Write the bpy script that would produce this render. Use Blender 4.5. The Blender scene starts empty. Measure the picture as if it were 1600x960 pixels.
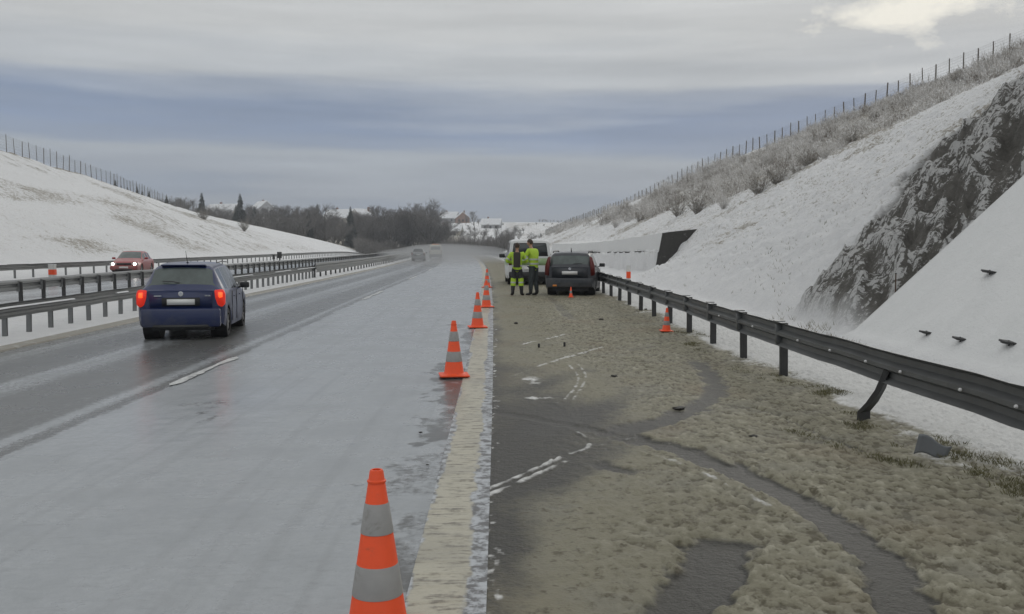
import bpy, bmesh, math, random
import numpy as np
from mathutils import Vector, Matrix
R = math.radians
scene = bpy.context.scene
col = scene.collection
random.seed(7)

# ------------------------------------------------------------------ camera
CAM_H = 1.72
FPX = 1450.0                      # focal length in pixels of a 1600 px wide picture
YAW = math.atan(20 / FPX); PITCH = math.atan(88 / FPX)
cam_d = bpy.data.cameras.new('camera'); cam = bpy.data.objects.new('camera', cam_d); col.objects.link(cam)
cam.location = (0, 0, CAM_H)
cam.rotation_euler = (R(90) - PITCH, 0, -YAW)
cam_d.sensor_width = 36; cam_d.lens = 36 * FPX / 1600
cam_d.clip_start = 0.1; cam_d.clip_end = 9000
scene.camera = cam

# ------------------------------------------------------------------ world, sun, exposure
SUN_EL, SUN_AZ = R(17), R(26)     # azimuth measured to the right of the road's direction (+Y)
w = bpy.data.worlds.new('World'); scene.world = w; w.use_nodes = True
nt = w.node_tree; nt.nodes.clear()
def N(t, typ, **kw):
    n = t.nodes.new(typ)
    for k, v in kw.items():
        if k.startswith('i_'):
            n.inputs[k[2:].replace('_', ' ')].default_value = v
        else: setattr(n, k, v)
    return n
def ramp(t, stops, interp='LINEAR'):
    n = t.nodes.new('ShaderNodeValToRGB'); cr = n.color_ramp; cr.interpolation = interp
    while len(cr.elements) > 1: cr.elements.remove(cr.elements[-1])
    cr.elements[0].position = stops[0][0]; cr.elements[0].color = (*stops[0][1], 1)
    for p, c in stops[1:]:
        e = cr.elements.new(p); e.color = (*c, 1)
    return n
def math_n(t, op, a, b=None, clamp=False):
    n = t.nodes.new('ShaderNodeMath'); n.operation = op; n.use_clamp = clamp
    for i, v in enumerate((a, b)):
        if v is None: continue
        if isinstance(v, (int, float)): n.inputs[i].default_value = v
        else: t.links.new(v, n.inputs[i])
    return n.outputs[0]
def mixc(t, fac, a, b, mode='MIX'):
    n = t.nodes.new('ShaderNodeMix'); n.data_type = 'RGBA'; n.blend_type = mode
    for i, v in ((0, fac), (6, a), (7, b)):
        if isinstance(v, (int, float)): n.inputs[i].default_value = v
        elif isinstance(v, tuple): n.inputs[i].default_value = (*v, 1)
        else: t.links.new(v, n.inputs[i])
    return n.outputs[2]
sky = N(nt, 'ShaderNodeTexSky', sky_type='NISHITA', sun_disc=False, sun_elevation=SUN_EL, sun_rotation=SUN_AZ,
        altitude=400, air_density=1.2, dust_density=2.0, ozone_density=1.5)
tc = N(nt, 'ShaderNodeTexCoord')
sep = N(nt, 'ShaderNodeSeparateXYZ'); nt.links.new(tc.outputs['Generated'], sep.inputs[0])
# stretched cloud noise: flat banks of stratus
mp = N(nt, 'ShaderNodeMapping'); mp.inputs['Scale'].default_value = (1.1, 1.1, 13.0)
nt.links.new(tc.outputs['Generated'], mp.inputs[0])
nz = N(nt, 'ShaderNodeTexNoise', i_Scale=1.7, i_Detail=6.0, i_Roughness=0.52); nt.links.new(mp.outputs[0], nz.inputs['Vector'])
mp2 = N(nt, 'ShaderNodeMapping'); mp2.inputs['Scale'].default_value = (2.5, 2.5, 30.0); mp2.inputs['Location'].default_value = (3.1, 1.7, 5.0)
nt.links.new(tc.outputs['Generated'], mp2.inputs[0])
nz2 = N(nt, 'ShaderNodeTexNoise', i_Scale=1.6, i_Detail=7.0, i_Roughness=0.55); nt.links.new(mp2.outputs[0], nz2.inputs['Vector'])
warp = math_n(nt, 'MULTIPLY', math_n(nt, 'SUBTRACT', nz.outputs[0], 0.5), 0.11)
warp2 = math_n(nt, 'MULTIPLY', math_n(nt, 'SUBTRACT', nz2.outputs[0], 0.5), 0.045)
el = math_n(nt, 'ADD', math_n(nt, 'ADD', sep.outputs[2], warp), warp2)
# the right side of the sky holds less blue: the bands drop out towards the sun
azr = math_n(nt, 'MULTIPLY', sep.outputs[0], 0.022)
el = math_n(nt, 'ADD', el, azr)
e4 = math_n(nt, 'MULTIPLY', el, 2.5, True)    # 0..0.4 in sin(elevation) -> 0..1
def K(r, g, b, k=1.0): return (r * k, g * k, b * k)
bank = ramp(nt, [(0.0, (.48, .52, .56)), (0.07, (.45, .495, .55)), (0.12, (.355, .415, .51)), (0.165, (.41, .455, .52)), (0.225, (.44, .485, .54)),
                 (0.28, (.31, .375, .49)), (0.335, (.265, .335, .47)), (0.39, (.36, .415, .51)), (0.47, (.53, .56, .59)), (0.60, (.61, .625, .63)), (0.8, (.66, .67, .67)), (1.0, (.84, .85, .85))], 'EASE')
nt.links.new(e4, bank.inputs[0])
# mottle inside the banks
mot = math_n(nt, 'ADD', math_n(nt, 'MULTIPLY', nz2.outputs[0], 0.46), 0.77)
cl = mixc(nt, 1.0, bank.outputs[0], (1, 1, 1), 'MULTIPLY')
vm = N(nt, 'ShaderNodeVectorMath', operation='SCALE'); nt.links.new(cl, vm.inputs[0]); nt.links.new(mot, vm.inputs['Scale'])
SKYK = 9.3
vm2 = N(nt, 'ShaderNodeVectorMath', operation='SCALE'); nt.links.new(vm.outputs[0], vm2.inputs[0]); vm2.inputs['Scale'].default_value = SKYK
# the thin place in the cloud in front of the sun
sd = (math.sin(R(24.0)) * math.cos(R(13.4)), math.cos(R(24.0)) * math.cos(R(13.4)), math.sin(R(13.4)))
nv = N(nt, 'ShaderNodeVectorMath', operation='SUBTRACT'); nt.links.new(tc.outputs['Generated'], nv.inputs[0]); nv.inputs[1].default_value = sd
mv = N(nt, 'ShaderNodeVectorMath', operation='MULTIPLY'); nt.links.new(nv.outputs[0], mv.inputs[0]); mv.inputs[1].default_value = (1, 1, 2.6)
ln = N(nt, 'ShaderNodeVectorMath', operation='LENGTH'); nt.links.new(mv.outputs[0], ln.inputs[0])
nz3 = N(nt, 'ShaderNodeTexNoise', i_Scale=14.0, i_Detail=5.0, i_Roughness=0.6)
mp3 = N(nt, 'ShaderNodeMapping'); mp3.inputs['Scale'].default_value = (1, 1, 2.2); nt.links.new(tc.outputs['Generated'], mp3.inputs[0]); nt.links.new(mp3.outputs[0], nz3.inputs['Vector'])
g = math_n(nt, 'SUBTRACT', 1.0, math_n(nt, 'MULTIPLY', math_n(nt, 'ADD', ln.outputs['Value'], math_n(nt, 'MULTIPLY', math_n(nt, 'SUBTRACT', nz3.outputs[0], 0.5), 0.42)), 12.0), True)
g = math_n(nt, 'MULTIPLY', math_n(nt, 'POWER', g, .8), 0.9)
lit = mixc(nt, g, vm2.outputs[0], K(1.0, .97, .87, 9.6))
fin = mixc(nt, 0.012, lit, sky.outputs[0])
bg = N(nt, 'ShaderNodeBackground'); bg.inputs['Strength'].default_value = 0.1
nt.links.new(fin, bg.inputs['Color'])
wo = N(nt, 'ShaderNodeOutputWorld'); nt.links.new(bg.outputs[0], wo.inputs['Surface'])

sl = bpy.data.lights.new('sun', 'SUN'); so = bpy.data.objects.new('sun', sl); col.objects.link(so)
sl.energy = 0.5; sl.angle = R(25); sl.color = (1.0, .96, .88)
sdir = Vector((math.sin(SUN_AZ) * math.cos(SUN_EL), math.cos(SUN_AZ) * math.cos(SUN_EL), math.sin(SUN_EL)))
so.rotation_euler = sdir.to_track_quat('Z', 'Y').to_euler()
so.location = (0, 0, 60)
scene.view_settings.view_transform = 'Standard'; scene.view_settings.look = 'None'
scene.view_settings.gamma = 1; scene.view_settings.use_curve_mapping = False
scene.view_settings.exposure = 0.0

# ------------------------------------------------------------------ layout functions
def smooth(a, b, x):
    t = np.clip((np.asarray(x, float) - a) / (b - a), 0, 1); return t * t * (3 - 2 * t)
def cx(y):                         # centre line of the motorway: a long left bend, then right behind the crest
    y = np.asarray(y, float)
    return np.where(y < 0, 0, np.where(y < 200, -y * y / 5560, -7.194 - .0719 * (y - 200) + (np.clip(y, 0, 400) - 200) ** 2 / 1800))
_py = np.array([-40, 0, 12, 22, 32, 60, 90, 120, 150, 175, 200, 230, 260, 300, 400, 600, 5000.])
_pz = np.array([0, 0, 0, .09, .2, .32, .46, .62, .76, .82, .76, .35, -.5, -2.2, -5, -6, -6.])
def zr(y):
    y = np.asarray(y, float)
    return (np.interp(y - 3, _py, _pz) + np.interp(y, _py, _pz) + np.interp(y + 3, _py, _pz)) / 3
def xf(u):                         # the carriageway falls gently to the left
    return .0135 * np.clip(np.asarray(u, float), -9.2, 0)
def surf(x, y): return float(zr(y) + xf(x - float(cx(y))))
def ray(px, py):
    v = Vector(((px - 800) / FPX, (480 - py) / FPX, -1)); v = cam.rotation_euler.to_matrix() @ v; return v
def gp(px, py, dz=0.0):            # where the sight line of a photo pixel meets the road surface
    v = ray(px, py); y = 30.0
    for _ in range(60):
        z = surf(v.x / v.y * y, y) + dz; t = (z - CAM_H) / v.z; y = .5 * y + .5 * max(1, min(400, t * v.y))
    z = surf(v.x / v.y * y, y) + dz; t = (z - CAM_H) / v.z
    return Vector((v.x * t, v.y * t, z))
def at(px, py, d):                 # point on that sight line at distance d down the road
    v = ray(px, py); t = d / v.y; return Vector((v.x * t, d, CAM_H + v.z * t))

# ------------------------------------------------------------------ numpy noise
_rng = np.random.RandomState(3)
_perm = np.concatenate([_rng.permutation(512)] * 3); _val = _rng.rand(512) * 2 - 1
def vnoise(x, y):
    xi = np.floor(x).astype(int); yi = np.floor(y).astype(int); xf = x - xi; yf = y - yi
    u = xf * xf * xf * (xf * (xf * 6 - 15) + 10); v = yf * yf * yf * (yf * (yf * 6 - 15) + 10)
    h = lambda a, b: _val[_perm[(_perm[a & 511] + b) & 511] & 511]
    a, b, c, d = h(xi, yi), h(xi + 1, yi), h(xi, yi + 1), h(xi + 1, yi + 1)
    return (a * (1 - u) + b * u) * (1 - v) + (c * (1 - u) + d * u) * v
def fbm(x, y, o=4, g=.5, l=2.03):
    s = 0; a = 1; t = 0
    for i in range(o):
        s = s + a * vnoise(x + 17.3 * i, y - 9.1 * i); t += a; a *= g; x = x * l; y = y * l
    return s / t

# ------------------------------------------------------------------ materials
def mat(name):
    m = bpy.data.materials.new(name); m.use_nodes = True; t = m.node_tree
    return m, t, t.nodes['Principled BSDF']
def coords(t, scale=(1, 1, 1), kind='Object', loc=(0, 0, 0)):
    c = t.nodes.new('ShaderNodeTexCoord'); mpn = t.nodes.new('ShaderNodeMapping')
    mpn.inputs['Scale'].default_value = scale; mpn.inputs['Location'].default_value = loc
    t.links.new(c.outputs[kind], mpn.inputs[0]); return mpn.outputs[0]
def noise(t, vec, scale, detail=4, rough=.55, dist=0):
    n = t.nodes.new('ShaderNodeTexNoise'); n.inputs['Scale'].default_value = scale
    n.inputs['Detail'].default_value = detail; n.inputs['Roughness'].default_value = rough; n.inputs['Distortion'].default_value = dist
    if vec is not None: t.links.new(vec, n.inputs['Vector'])
    return n.outputs[0]
def attr(t, name):
    n = t.nodes.new('ShaderNodeAttribute'); n.attribute_name = name; return n.outputs['Fac']
def bump(t, bs, h, strength=.5, dist=.02):
    b = t.nodes.new('ShaderNodeBump'); b.inputs['Strength'].default_value = strength; b.inputs['Distance'].default_value = dist
    t.links.new(h, b.inputs['Height']); t.links.new(b.outputs[0], bs.inputs['Normal'])
def sstep(t, x, a, b):
    n = t.nodes.new('ShaderNodeMapRange'); n.interpolation_type = 'SMOOTHSTEP'
    n.inputs[1].default_value = a; n.inputs[2].default_value = b; t.links.new(x, n.inputs[0]); return n.outputs[0]
def plain(name, c, rough=.6, metal=0., var=.18, scale=6., spec=.5, emit=None, es=0, coat=0, bmp=0, kind='Object', dirt=None):
    m, t, b = mat(name)
    v = coords(t, kind=kind); n = noise(t, v, scale, 5, .6)
    colr = mixc(t, n, tuple(x * (1 - var) for x in c), tuple(min(1, x * (1 + var)) for x in c))
    if dirt:
        n2 = noise(t, v, scale * .6, 6, .7, .4)
        colr = mixc(t, sstep(t, n2, dirt[1], dirt[1] + .2), colr, dirt[0])
    t.links.new(colr, b.inputs['Base Color'])
    rr = math_n(t, 'ADD', math_n(t, 'MULTIPLY', n, .2), rough - .1, True); t.links.new(rr, b.inputs['Roughness'])
    b.inputs['Metallic'].default_value = metal; b.inputs['Specular IOR Level'].default_value = spec
    b.inputs['Coat Weight'].default_value = coat; b.inputs['Coat Roughness'].default_value = .12
    if bmp: bump(t, b, n, bmp, .01)
    if emit: b.inputs['Emission Color'].default_value = (*emit, 1); b.inputs['Emission Strength'].default_value = es
    return m

# ------------------------------------------------------------------ object helpers
def tag(o, label=None, cat=None, group=None, kind=None):
    if label: o['label'] = label
    if cat: o['category'] = cat
    if group: o['group'] = group
    if kind: o['kind'] = kind
    return o
def link_mesh(name, me, m, parent=None, smooth_=True):
    o = bpy.data.objects.new(name, me); col.objects.link(o)
    if m is not None and not me.materials:
        for mm in (m if isinstance(m, (list, tuple)) else [m]): me.materials.append(mm)
    if smooth_ and len(me.polygons):
        me.polygons.foreach_set('use_smooth', [True] * len(me.polygons))
    if parent is not None: o.parent = parent
    return o
def empty(name, loc=(0, 0, 0), rz=0., label=None, cat=None, group=None):
    o = bpy.data.objects.new(name, None); col.objects.link(o); o.location = loc; o.rotation_euler = (0, 0, rz); o.empty_display_size = .3
    return tag(o, label, cat, group)
def copy_tree(o, parent=None):
    c = o.copy(); col.objects.link(c)
    if parent is not None: c.parent = parent
    for ch in [x for x in col.objects if x.parent == o]: copy_tree(ch, c)
    return c
class MB:
    def __init__(s): s.v = []; s.f = []; s.mi = []
    def add(s, vs, fs, mi=0):
        k = len(s.v); s.v += [tuple(v) for v in vs]; s.f += [tuple(k + i for i in f) for f in fs]; s.mi += [mi] * len(fs); return s
    def box(s, c, d, rot=None, mi=0, bev=0.):
        x, y, z = (q / 2 for q in d)
        if bev:
            bm = bmesh.new(); bmesh.ops.create_cube(bm, size=1); bmesh.ops.scale(bm, vec=d, verts=bm.verts)
            bmesh.ops.bevel(bm, geom=bm.edges[:], offset=bev, segments=2, profile=.5, affect='EDGES')
            vs = [v.co.copy() for v in bm.verts]; bm.verts.index_update(); fs = [[v.index for v in f.verts] for f in bm.faces]; bm.free()
        else:
            vs = [Vector((a * x, b * y, e * z)) for a in (-1, 1) for b in (-1, 1) for e in (-1, 1)]
            fs = [(0, 1, 3, 2), (4, 6, 7, 5), (0, 4, 5, 1), (2, 3, 7, 6), (0, 2, 6, 4), (1, 5, 7, 3)]
        if rot is not None:
            rm = rot if isinstance(rot, Matrix) else Matrix.Rotation(rot, 3, 'Z'); vs = [rm @ v for v in vs]
        c = Vector(c); return s.add([v + c for v in vs], fs, mi)
    def tube(s, pts, rad, n=8, mi=0, caps=True):
        pts = [Vector(p) for p in pts]; rad = rad if isinstance(rad, (list, tuple)) else [rad] * len(pts); rings = []; k0 = len(s.v)
        up0 = None
        for i, p in enumerate(pts):
            d = (pts[min(i + 1, len(pts) - 1)] - pts[max(i - 1, 0)]).normalized()
            if up0 is None: up0 = Vector((0, 0, 1)) if abs(d.z) < .9 else Vector((1, 0, 0))
            a = d.cross(up0).normalized(); b = a.cross(d).normalized(); up0 = b
            rings.append([p + (a * math.cos(q) + b * math.sin(q)) * rad[i] for q in [2 * math.pi * j / n for j in range(n)]])
        vs = [v for r in rings for v in r]; fs = []
        for i in range(len(pts) - 1):
            for j in range(n):
                a = i * n + j; b = i * n + (j + 1) % n; fs.append((a, b, b + n, a + n))
        if caps: fs.append(tuple(range(n))[::-1]); fs.append(tuple((len(pts) - 1) * n + j for j in range(n)))
        return s.add(vs, fs, mi)
    def lathe(s, prof, n=24, c=(0, 0, 0), axis='Z', mi=0):
        vs = []; fs = []
        for r, h in prof:
            for j in range(n):
                q = 2 * math.pi * j / n; a, b = r * math.cos(q), r * math.sin(q)
                vs.append(Vector(c) + (Vector((a, b, h)) if axis == 'Z' else Vector((h, a, b)) if axis == 'X' else Vector((b, h, a))))
        for i in range(len(prof) - 1):
            for j in range(n):
                a = i * n + j; b = i * n + (j + 1) % n; fs.append((a, b, b + n, a + n))
        return s.add(vs, fs, mi)
    def prism(s, poly, h0, h1, plane='XZ', mi=0):     # polygon extruded
        n = len(poly); f = {'XZ': lambda p, h: (p[0], h, p[1]), 'YZ': lambda p, h: (h, p[0], p[1]), 'XY': lambda p, h: (p[0], p[1], h)}[plane]
        vs = [f(p, h0) for p in poly] + [f(p, h1) for p in poly]
        fs = [tuple(range(n)), tuple(range(2 * n - 1, n - 1, -1))] + [(i, i + n, (i + 1) % n + n, (i + 1) % n) for i in range(n)]
        return s.add(vs, fs, mi)
    def sweep(s, prof, path, mi=0, closed=True):      # prof: (side, up) points; path: points with horizontal tangent
        path = [Vector(p) for p in path]; m = len(prof); vs = []
        for i, p in enumerate(path):
            d = (path[min(i + 1, len(path) - 1)] - path[max(i - 1, 0)]); side = Vector((d.y, -d.x, 0)).normalized()
            vs += [p + side * a + Vector((0, 0, b)) for a, b in prof]
        fs = []
        for i in range(len(path) - 1):
            for j in range(m if closed else m - 1):
                a = i * m + j; b = i * m + (j + 1) % m; fs.append((a, b, b + m, a + m))
        if closed: fs.append(tuple(range(m))); fs.append(tuple((len(path) - 1) * m + j for j in range(m))[::-1])
        return s.add(vs, fs, mi)
    def build(s, name, m, parent=None, sharp=35, recalc=True):
        me = bpy.data.meshes.new(name); me.from_pydata(s.v, [], s.f)
        if recalc:
            bm = bmesh.new(); bm.from_mesh(me); bmesh.ops.recalc_face_normals(bm, faces=bm.faces); bm.to_mesh(me); bm.free()
        ms = m if isinstance(m, (list, tuple)) else [m]
        for q in ms: me.materials.append(q)
        if any(s.mi): me.polygons.foreach_set('material_index', s.mi)
        o = link_mesh(name, me, None, parent, sharp is not None)
        if sharp is not None: me.set_sharp_from_angle(angle=R(sharp))
        me.update(); return o
def grid_mesh(name, X, Y, Z, attrs, m, parent=None):
    r, c = X.shape; co = np.stack([X, Y, Z], -1).reshape(-1, 3).astype(np.float32)
    i = (np.arange(r - 1)[:, None] * c + np.arange(c - 1)[None, :]).ravel()
    q = np.stack([i, i + 1, i + c + 1, i + c], -1).astype(np.int32)
    me = bpy.data.meshes.new(name); me.vertices.add(r * c); me.vertices.foreach_set('co', co.ravel())
    me.loops.add(q.size); me.loops.foreach_set('vertex_index', q.ravel())
    me.polygons.add(len(q)); me.polygons.foreach_set('loop_start', np.arange(0, q.size, 4, dtype=np.int32))
    me.update(calc_edges=True)
    me.polygons.foreach_set('use_smooth', np.ones(len(q), bool))
    for k, a in attrs.items():
        at_ = me.attributes.new(k, 'FLOAT', 'POINT'); at_.data.foreach_set('value', np.ascontiguousarray(a, dtype=np.float32).ravel())
    me.materials.append(m); me.update()
    o = bpy.data.objects.new(name, me); col.objects.link(o)
    if parent: o.parent = parent
    return o
# ================================================================== MATERIALS OF THE GROUND
def snow_ground():
    m, t, b = mat('snow_and_rock')
    P = coords(t)
    big = noise(t, P, .35, 5, .6); mid = noise(t, P, 2.2, 6, .65); fine = noise(t, P, 9, 5, .7); grit = noise(t, P, 30, 4, .7)
    # long smears running down the slopes
    Ps = coords(t, (.10, .45, .10)); smear = noise(t, Ps, 1.6, 7, .7, .8)
    snow = mixc(t, mid, (.66, .67, .68), (.86, .86, .855))
    speck = noise(t, coords(t, (1, 1.6, 1.6)), 5.5, 5, .75, .3)
    dryc = mixc(t, fine, (.13, .11, .075), (.33, .29, .22))
    dry = attr(t, 'dry')
    f1 = math_n(t, 'ADD', math_n(t, 'MULTIPLY', fine, .55), math_n(t, 'MULTIPLY', mid, .45))
    thr = math_n(t, 'SUBTRACT', f1, math_n(t, 'SUBTRACT', .66, math_n(t, 'MULTIPLY', dry, .32)))
    fac = math_n(t, 'MULTIPLY', sstep(t, thr, 0.0, .09), .85)
    c1 = mixc(t, fac, snow, dryc)
    c1 = mixc(t, math_n(t, 'MULTIPLY', math_n(t, 'MULTIPLY', sstep(t, speck, .58, .66), sstep(t, dry, .05, .45)), .75), c1, (.20, .185, .15))
    # streaks on the left embankment
    st = math_n(t, 'MULTIPLY', attr(t, 'streak'), math_n(t, 'MULTIPLY', sstep(t, smear, .50, .60), sstep(t, mid, .42, .56)))
    c1 = mixc(t, math_n(t, 'MULTIPLY', st, .95), c1, (.22, .20, .155))
    # rock
    rk = attr(t, 'rock')
    Pr = coords(t, (.55, 1.5, .55)); rn = noise(t, Pr, 5.2, 9, .80, .5); rn2 = noise(t, P, 9, 6, .78, .3)
    rockc = mixc(t, rn2, (.036, .035, .032), (.20, .19, .17))
    vor = t.nodes.new('ShaderNodeTexVoronoi'); vor.feature = 'DISTANCE_TO_EDGE'; vor.inputs['Scale'].default_value = 2.6; t.links.new(coords(t, (.7, 1.6, .7)), vor.inputs['Vector'])
    rsum = math_n(t, 'ADD', math_n(t, 'MULTIPLY', rn, .50), math_n(t, 'MULTIPLY', rn2, .50))
    rsum = math_n(t, 'SUBTRACT', rsum, math_n(t, 'MULTIPLY', math_n(t, 'SUBTRACT', 1.0, sstep(t, vor.outputs['Distance'], 0, .09)), .07))
    cover = sstep(t, math_n(t, 'ADD', rsum, math_n(t, 'MULTIPLY', attr(t, 'ledge'), .40)), .455, .50)
    rockc = mixc(t, cover, rockc, mixc(t, grit, (.38, .38, .375), (.66, .66, .65)))
    c2 = mixc(t, rk, c1, rockc)
    # snow covered erosion mat: smoother, slightly grey
    matc = mixc(t, math_n(t, 'ADD', math_n(t, 'MULTIPLY', mid, .5), math_n(t, 'MULTIPLY', smear, .5)), (.56, .57, .565), (.74, .745, .74))
    c3 = mixc(t, attr(t, 'mat'), c2, matc)
    t.links.new(c3, b.inputs['Base Color'])
    b.inputs['Roughness'].default_value = .75; b.inputs['Specular IOR Level'].default_value = .25
    h = math_n(t, 'ADD', math_n(t, 'MULTIPLY', f1, 1.0), math_n(t, 'MULTIPLY', grit, .30))
    h = math_n(t, 'MULTIPLY', h, math_n(t, 'SUBTRACT', 1.0, math_n(t, 'MULTIPLY', attr(t, 'mat'), .72)))
    bump(t, b, h, .95, .16)
    return m
def road_mat():
    m, t, b = mat('wet_road_with_slush')
    P = coords(t); n1 = noise(t, P, 1.1, 5, .6); n2 = noise(t, P, 16, 5, .65); n3 = noise(t, P, 90, 3, .6)
    Pl = coords(t, (3.2, .045, 1)); lg = noise(t, Pl, 1.5, 5, .6)
    s = attr(t, 'slush')
    asp = mixc(t, n2, (.070, .072, .070), (.125, .127, .124))
    slc = mixc(t, n2, (.25, .268, .282), (.375, .392, .405)); slc = mixc(t, math_n(t, 'MULTIPLY', sstep(t, lg, .50, .66), .30), slc, (.20, .21, .215)); slc = mixc(t, math_n(t, 'MULTIPLY', sstep(t, noise(t, coords(t, (.7, 3.0, 1)), 7, 5, .7), .52, .70), .4), slc, (.19, .20, .205)); slc = mixc(t, math_n(t, 'MULTIPLY', sstep(t, n3, .52, .75), .45), slc, (.16, .17, .175)); slc = mixc(t, math_n(t, 'MULTIPLY', sstep(t, n1, .42, .68), .35), slc, (.22, .235, .245))
    e = math_n(t, 'ADD', s, math_n(t, 'MULTIPLY', math_n(t, 'SUBTRACT', n2, .5), .9))
    e = math_n(t, 'ADD', e, math_n(t, 'MULTIPLY', math_n(t, 'SUBTRACT', lg, .5), .35))
    f = sstep(t, e, .22, .62)
    t.links.new(mixc(t, f, asp, slc), b.inputs['Base Color'])
    r = math_n(t, 'ADD', math_n(t, 'MULTIPLY', n1, .12), math_n(t, 'ADD', .22, math_n(t, 'MULTIPLY', f, .0)))
    r = math_n(t, 'SUBTRACT', r, math_n(t, 'MULTIPLY', attr(t, 'wet'), .12)); t.links.new(r, b.inputs['Roughness'])
    b.inputs['Specular IOR Level'].default_value = .5; b.inputs['IOR'].default_value = 1.33
    bump(t, b, math_n(t, 'ADD', math_n(t, 'MULTIPLY', n2, .6), math_n(t, 'MULTIPLY', n3, .25)), .16, .02)
    return m
def shoulder_mat():
    m, t, b = mat('dirty_slush_on_shoulder')
    P = coords(t); n1 = noise(t, P, 1.3, 5, .6); n2 = noise(t, P, 11, 6, .65); n3 = noise(t, P, 45, 4, .65)
    asp = mixc(t, n3, (.034, .033, .029), (.078, .075, .066))
    dirty = mixc(t, n1, (.178, .167, .118), (.262, .248, .185))
    dirty = mixc(t, sstep(t, attr(t, 'lump'), .05, .85), dirty, (.325, .31, .24))  # clump tops painted lighter so their relief shows in diffuse light
    dirty = mixc(t, sstep(t, attr(t, 'lump'), -.04, -.5), dirty, (.115, .104, .072))  # hollows darker: melted brown plus shade put into the colour
    dirty = mixc(t, math_n(t, 'MULTIPLY', sstep(t, n1, .46, .72), .45), dirty, (.16, .158, .14))
    dirty = mixc(t, math_n(t, 'MULTIPLY', attr(t, 'rust'), .7), dirty, (.20, .15, .095))
    dirty = mixc(t, sstep(t, n2, .53, .68), dirty, (.10, .088, .06))
    s = attr(t, 'slush')
    e = math_n(t, 'ADD', s, math_n(t, 'MULTIPLY', math_n(t, 'SUBTRACT', n2, .5), .55))
    c = mixc(t, sstep(t, e, .12, .62), asp, dirty)
    sn = mixc(t, n2, (.44, .44, .42), (.76, .76, .75))
    e2 = math_n(t, 'ADD', attr(t, 'snow'), math_n(t, 'MULTIPLY', math_n(t, 'SUBTRACT', n2, .5), .7))
    c = mixc(t, sstep(t, e2, .30, .75), c, sn)
    gr = attr(t, 'grass'); e3 = math_n(t, 'MULTIPLY', gr, sstep(t, n3, .40, .60))
    c = mixc(t, e3, c, (.085, .082, .032))
    t.links.new(c, b.inputs['Base Color'])
    t.links.new(math_n(t, 'ADD', .46, math_n(t, 'MULTIPLY', math_n(t, 'MAXIMUM', attr(t, 'snow'), s), .2)), b.inputs['Roughness']); b.inputs['Specular IOR Level'].default_value = .32
    b.inputs['IOR'].default_value = 1.33
    bump(t, b, math_n(t, 'ADD', n2, math_n(t, 'MULTIPLY', n3, .7)), .7, .03)
    return m
def line_mat():
    m, t, b = mat('worn_edge_line_paint')
    P = coords(t); n2 = noise(t, P, 9, 6, .7); n3 = noise(t, P, 40, 4, .6)
    Pb = coords(t, (.35, 1.6, 1)); br = noise(t, Pb, 16, 4, .6)
    c = mixc(t, n3, (.36, .34, .27), (.48, .455, .37))
    c = mixc(t, sstep(t, math_n(t, 'ADD', math_n(t, 'MULTIPLY', n2, .45), math_n(t, 'MULTIPLY', br, .55)), .48, .63), c, (.17, .155, .125))
    c = mixc(t, math_n(t, 'MULTIPLY', sstep(t, noise(t, P, 1.3, 4, .6), .45, .7), .4), c, (.22, .21, .18))
    c = mixc(t, sstep(t, attr(t, 'edge'), .2, .8), c, mixc(t, sstep(t, n2, .42, .58), (.12, .12, .12), (.42, .44, .46)))
    t.links.new(c, b.inputs['Base Color']); b.inputs['Roughness'].default_value = .42; b.inputs['IOR'].default_value = 1.33
    bump(t, b, br, .5, .012)
    return m
M_ground, M_road, M_should, M_line = snow_ground(), road_mat(), shoulder_mat(), line_mat()

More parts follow.
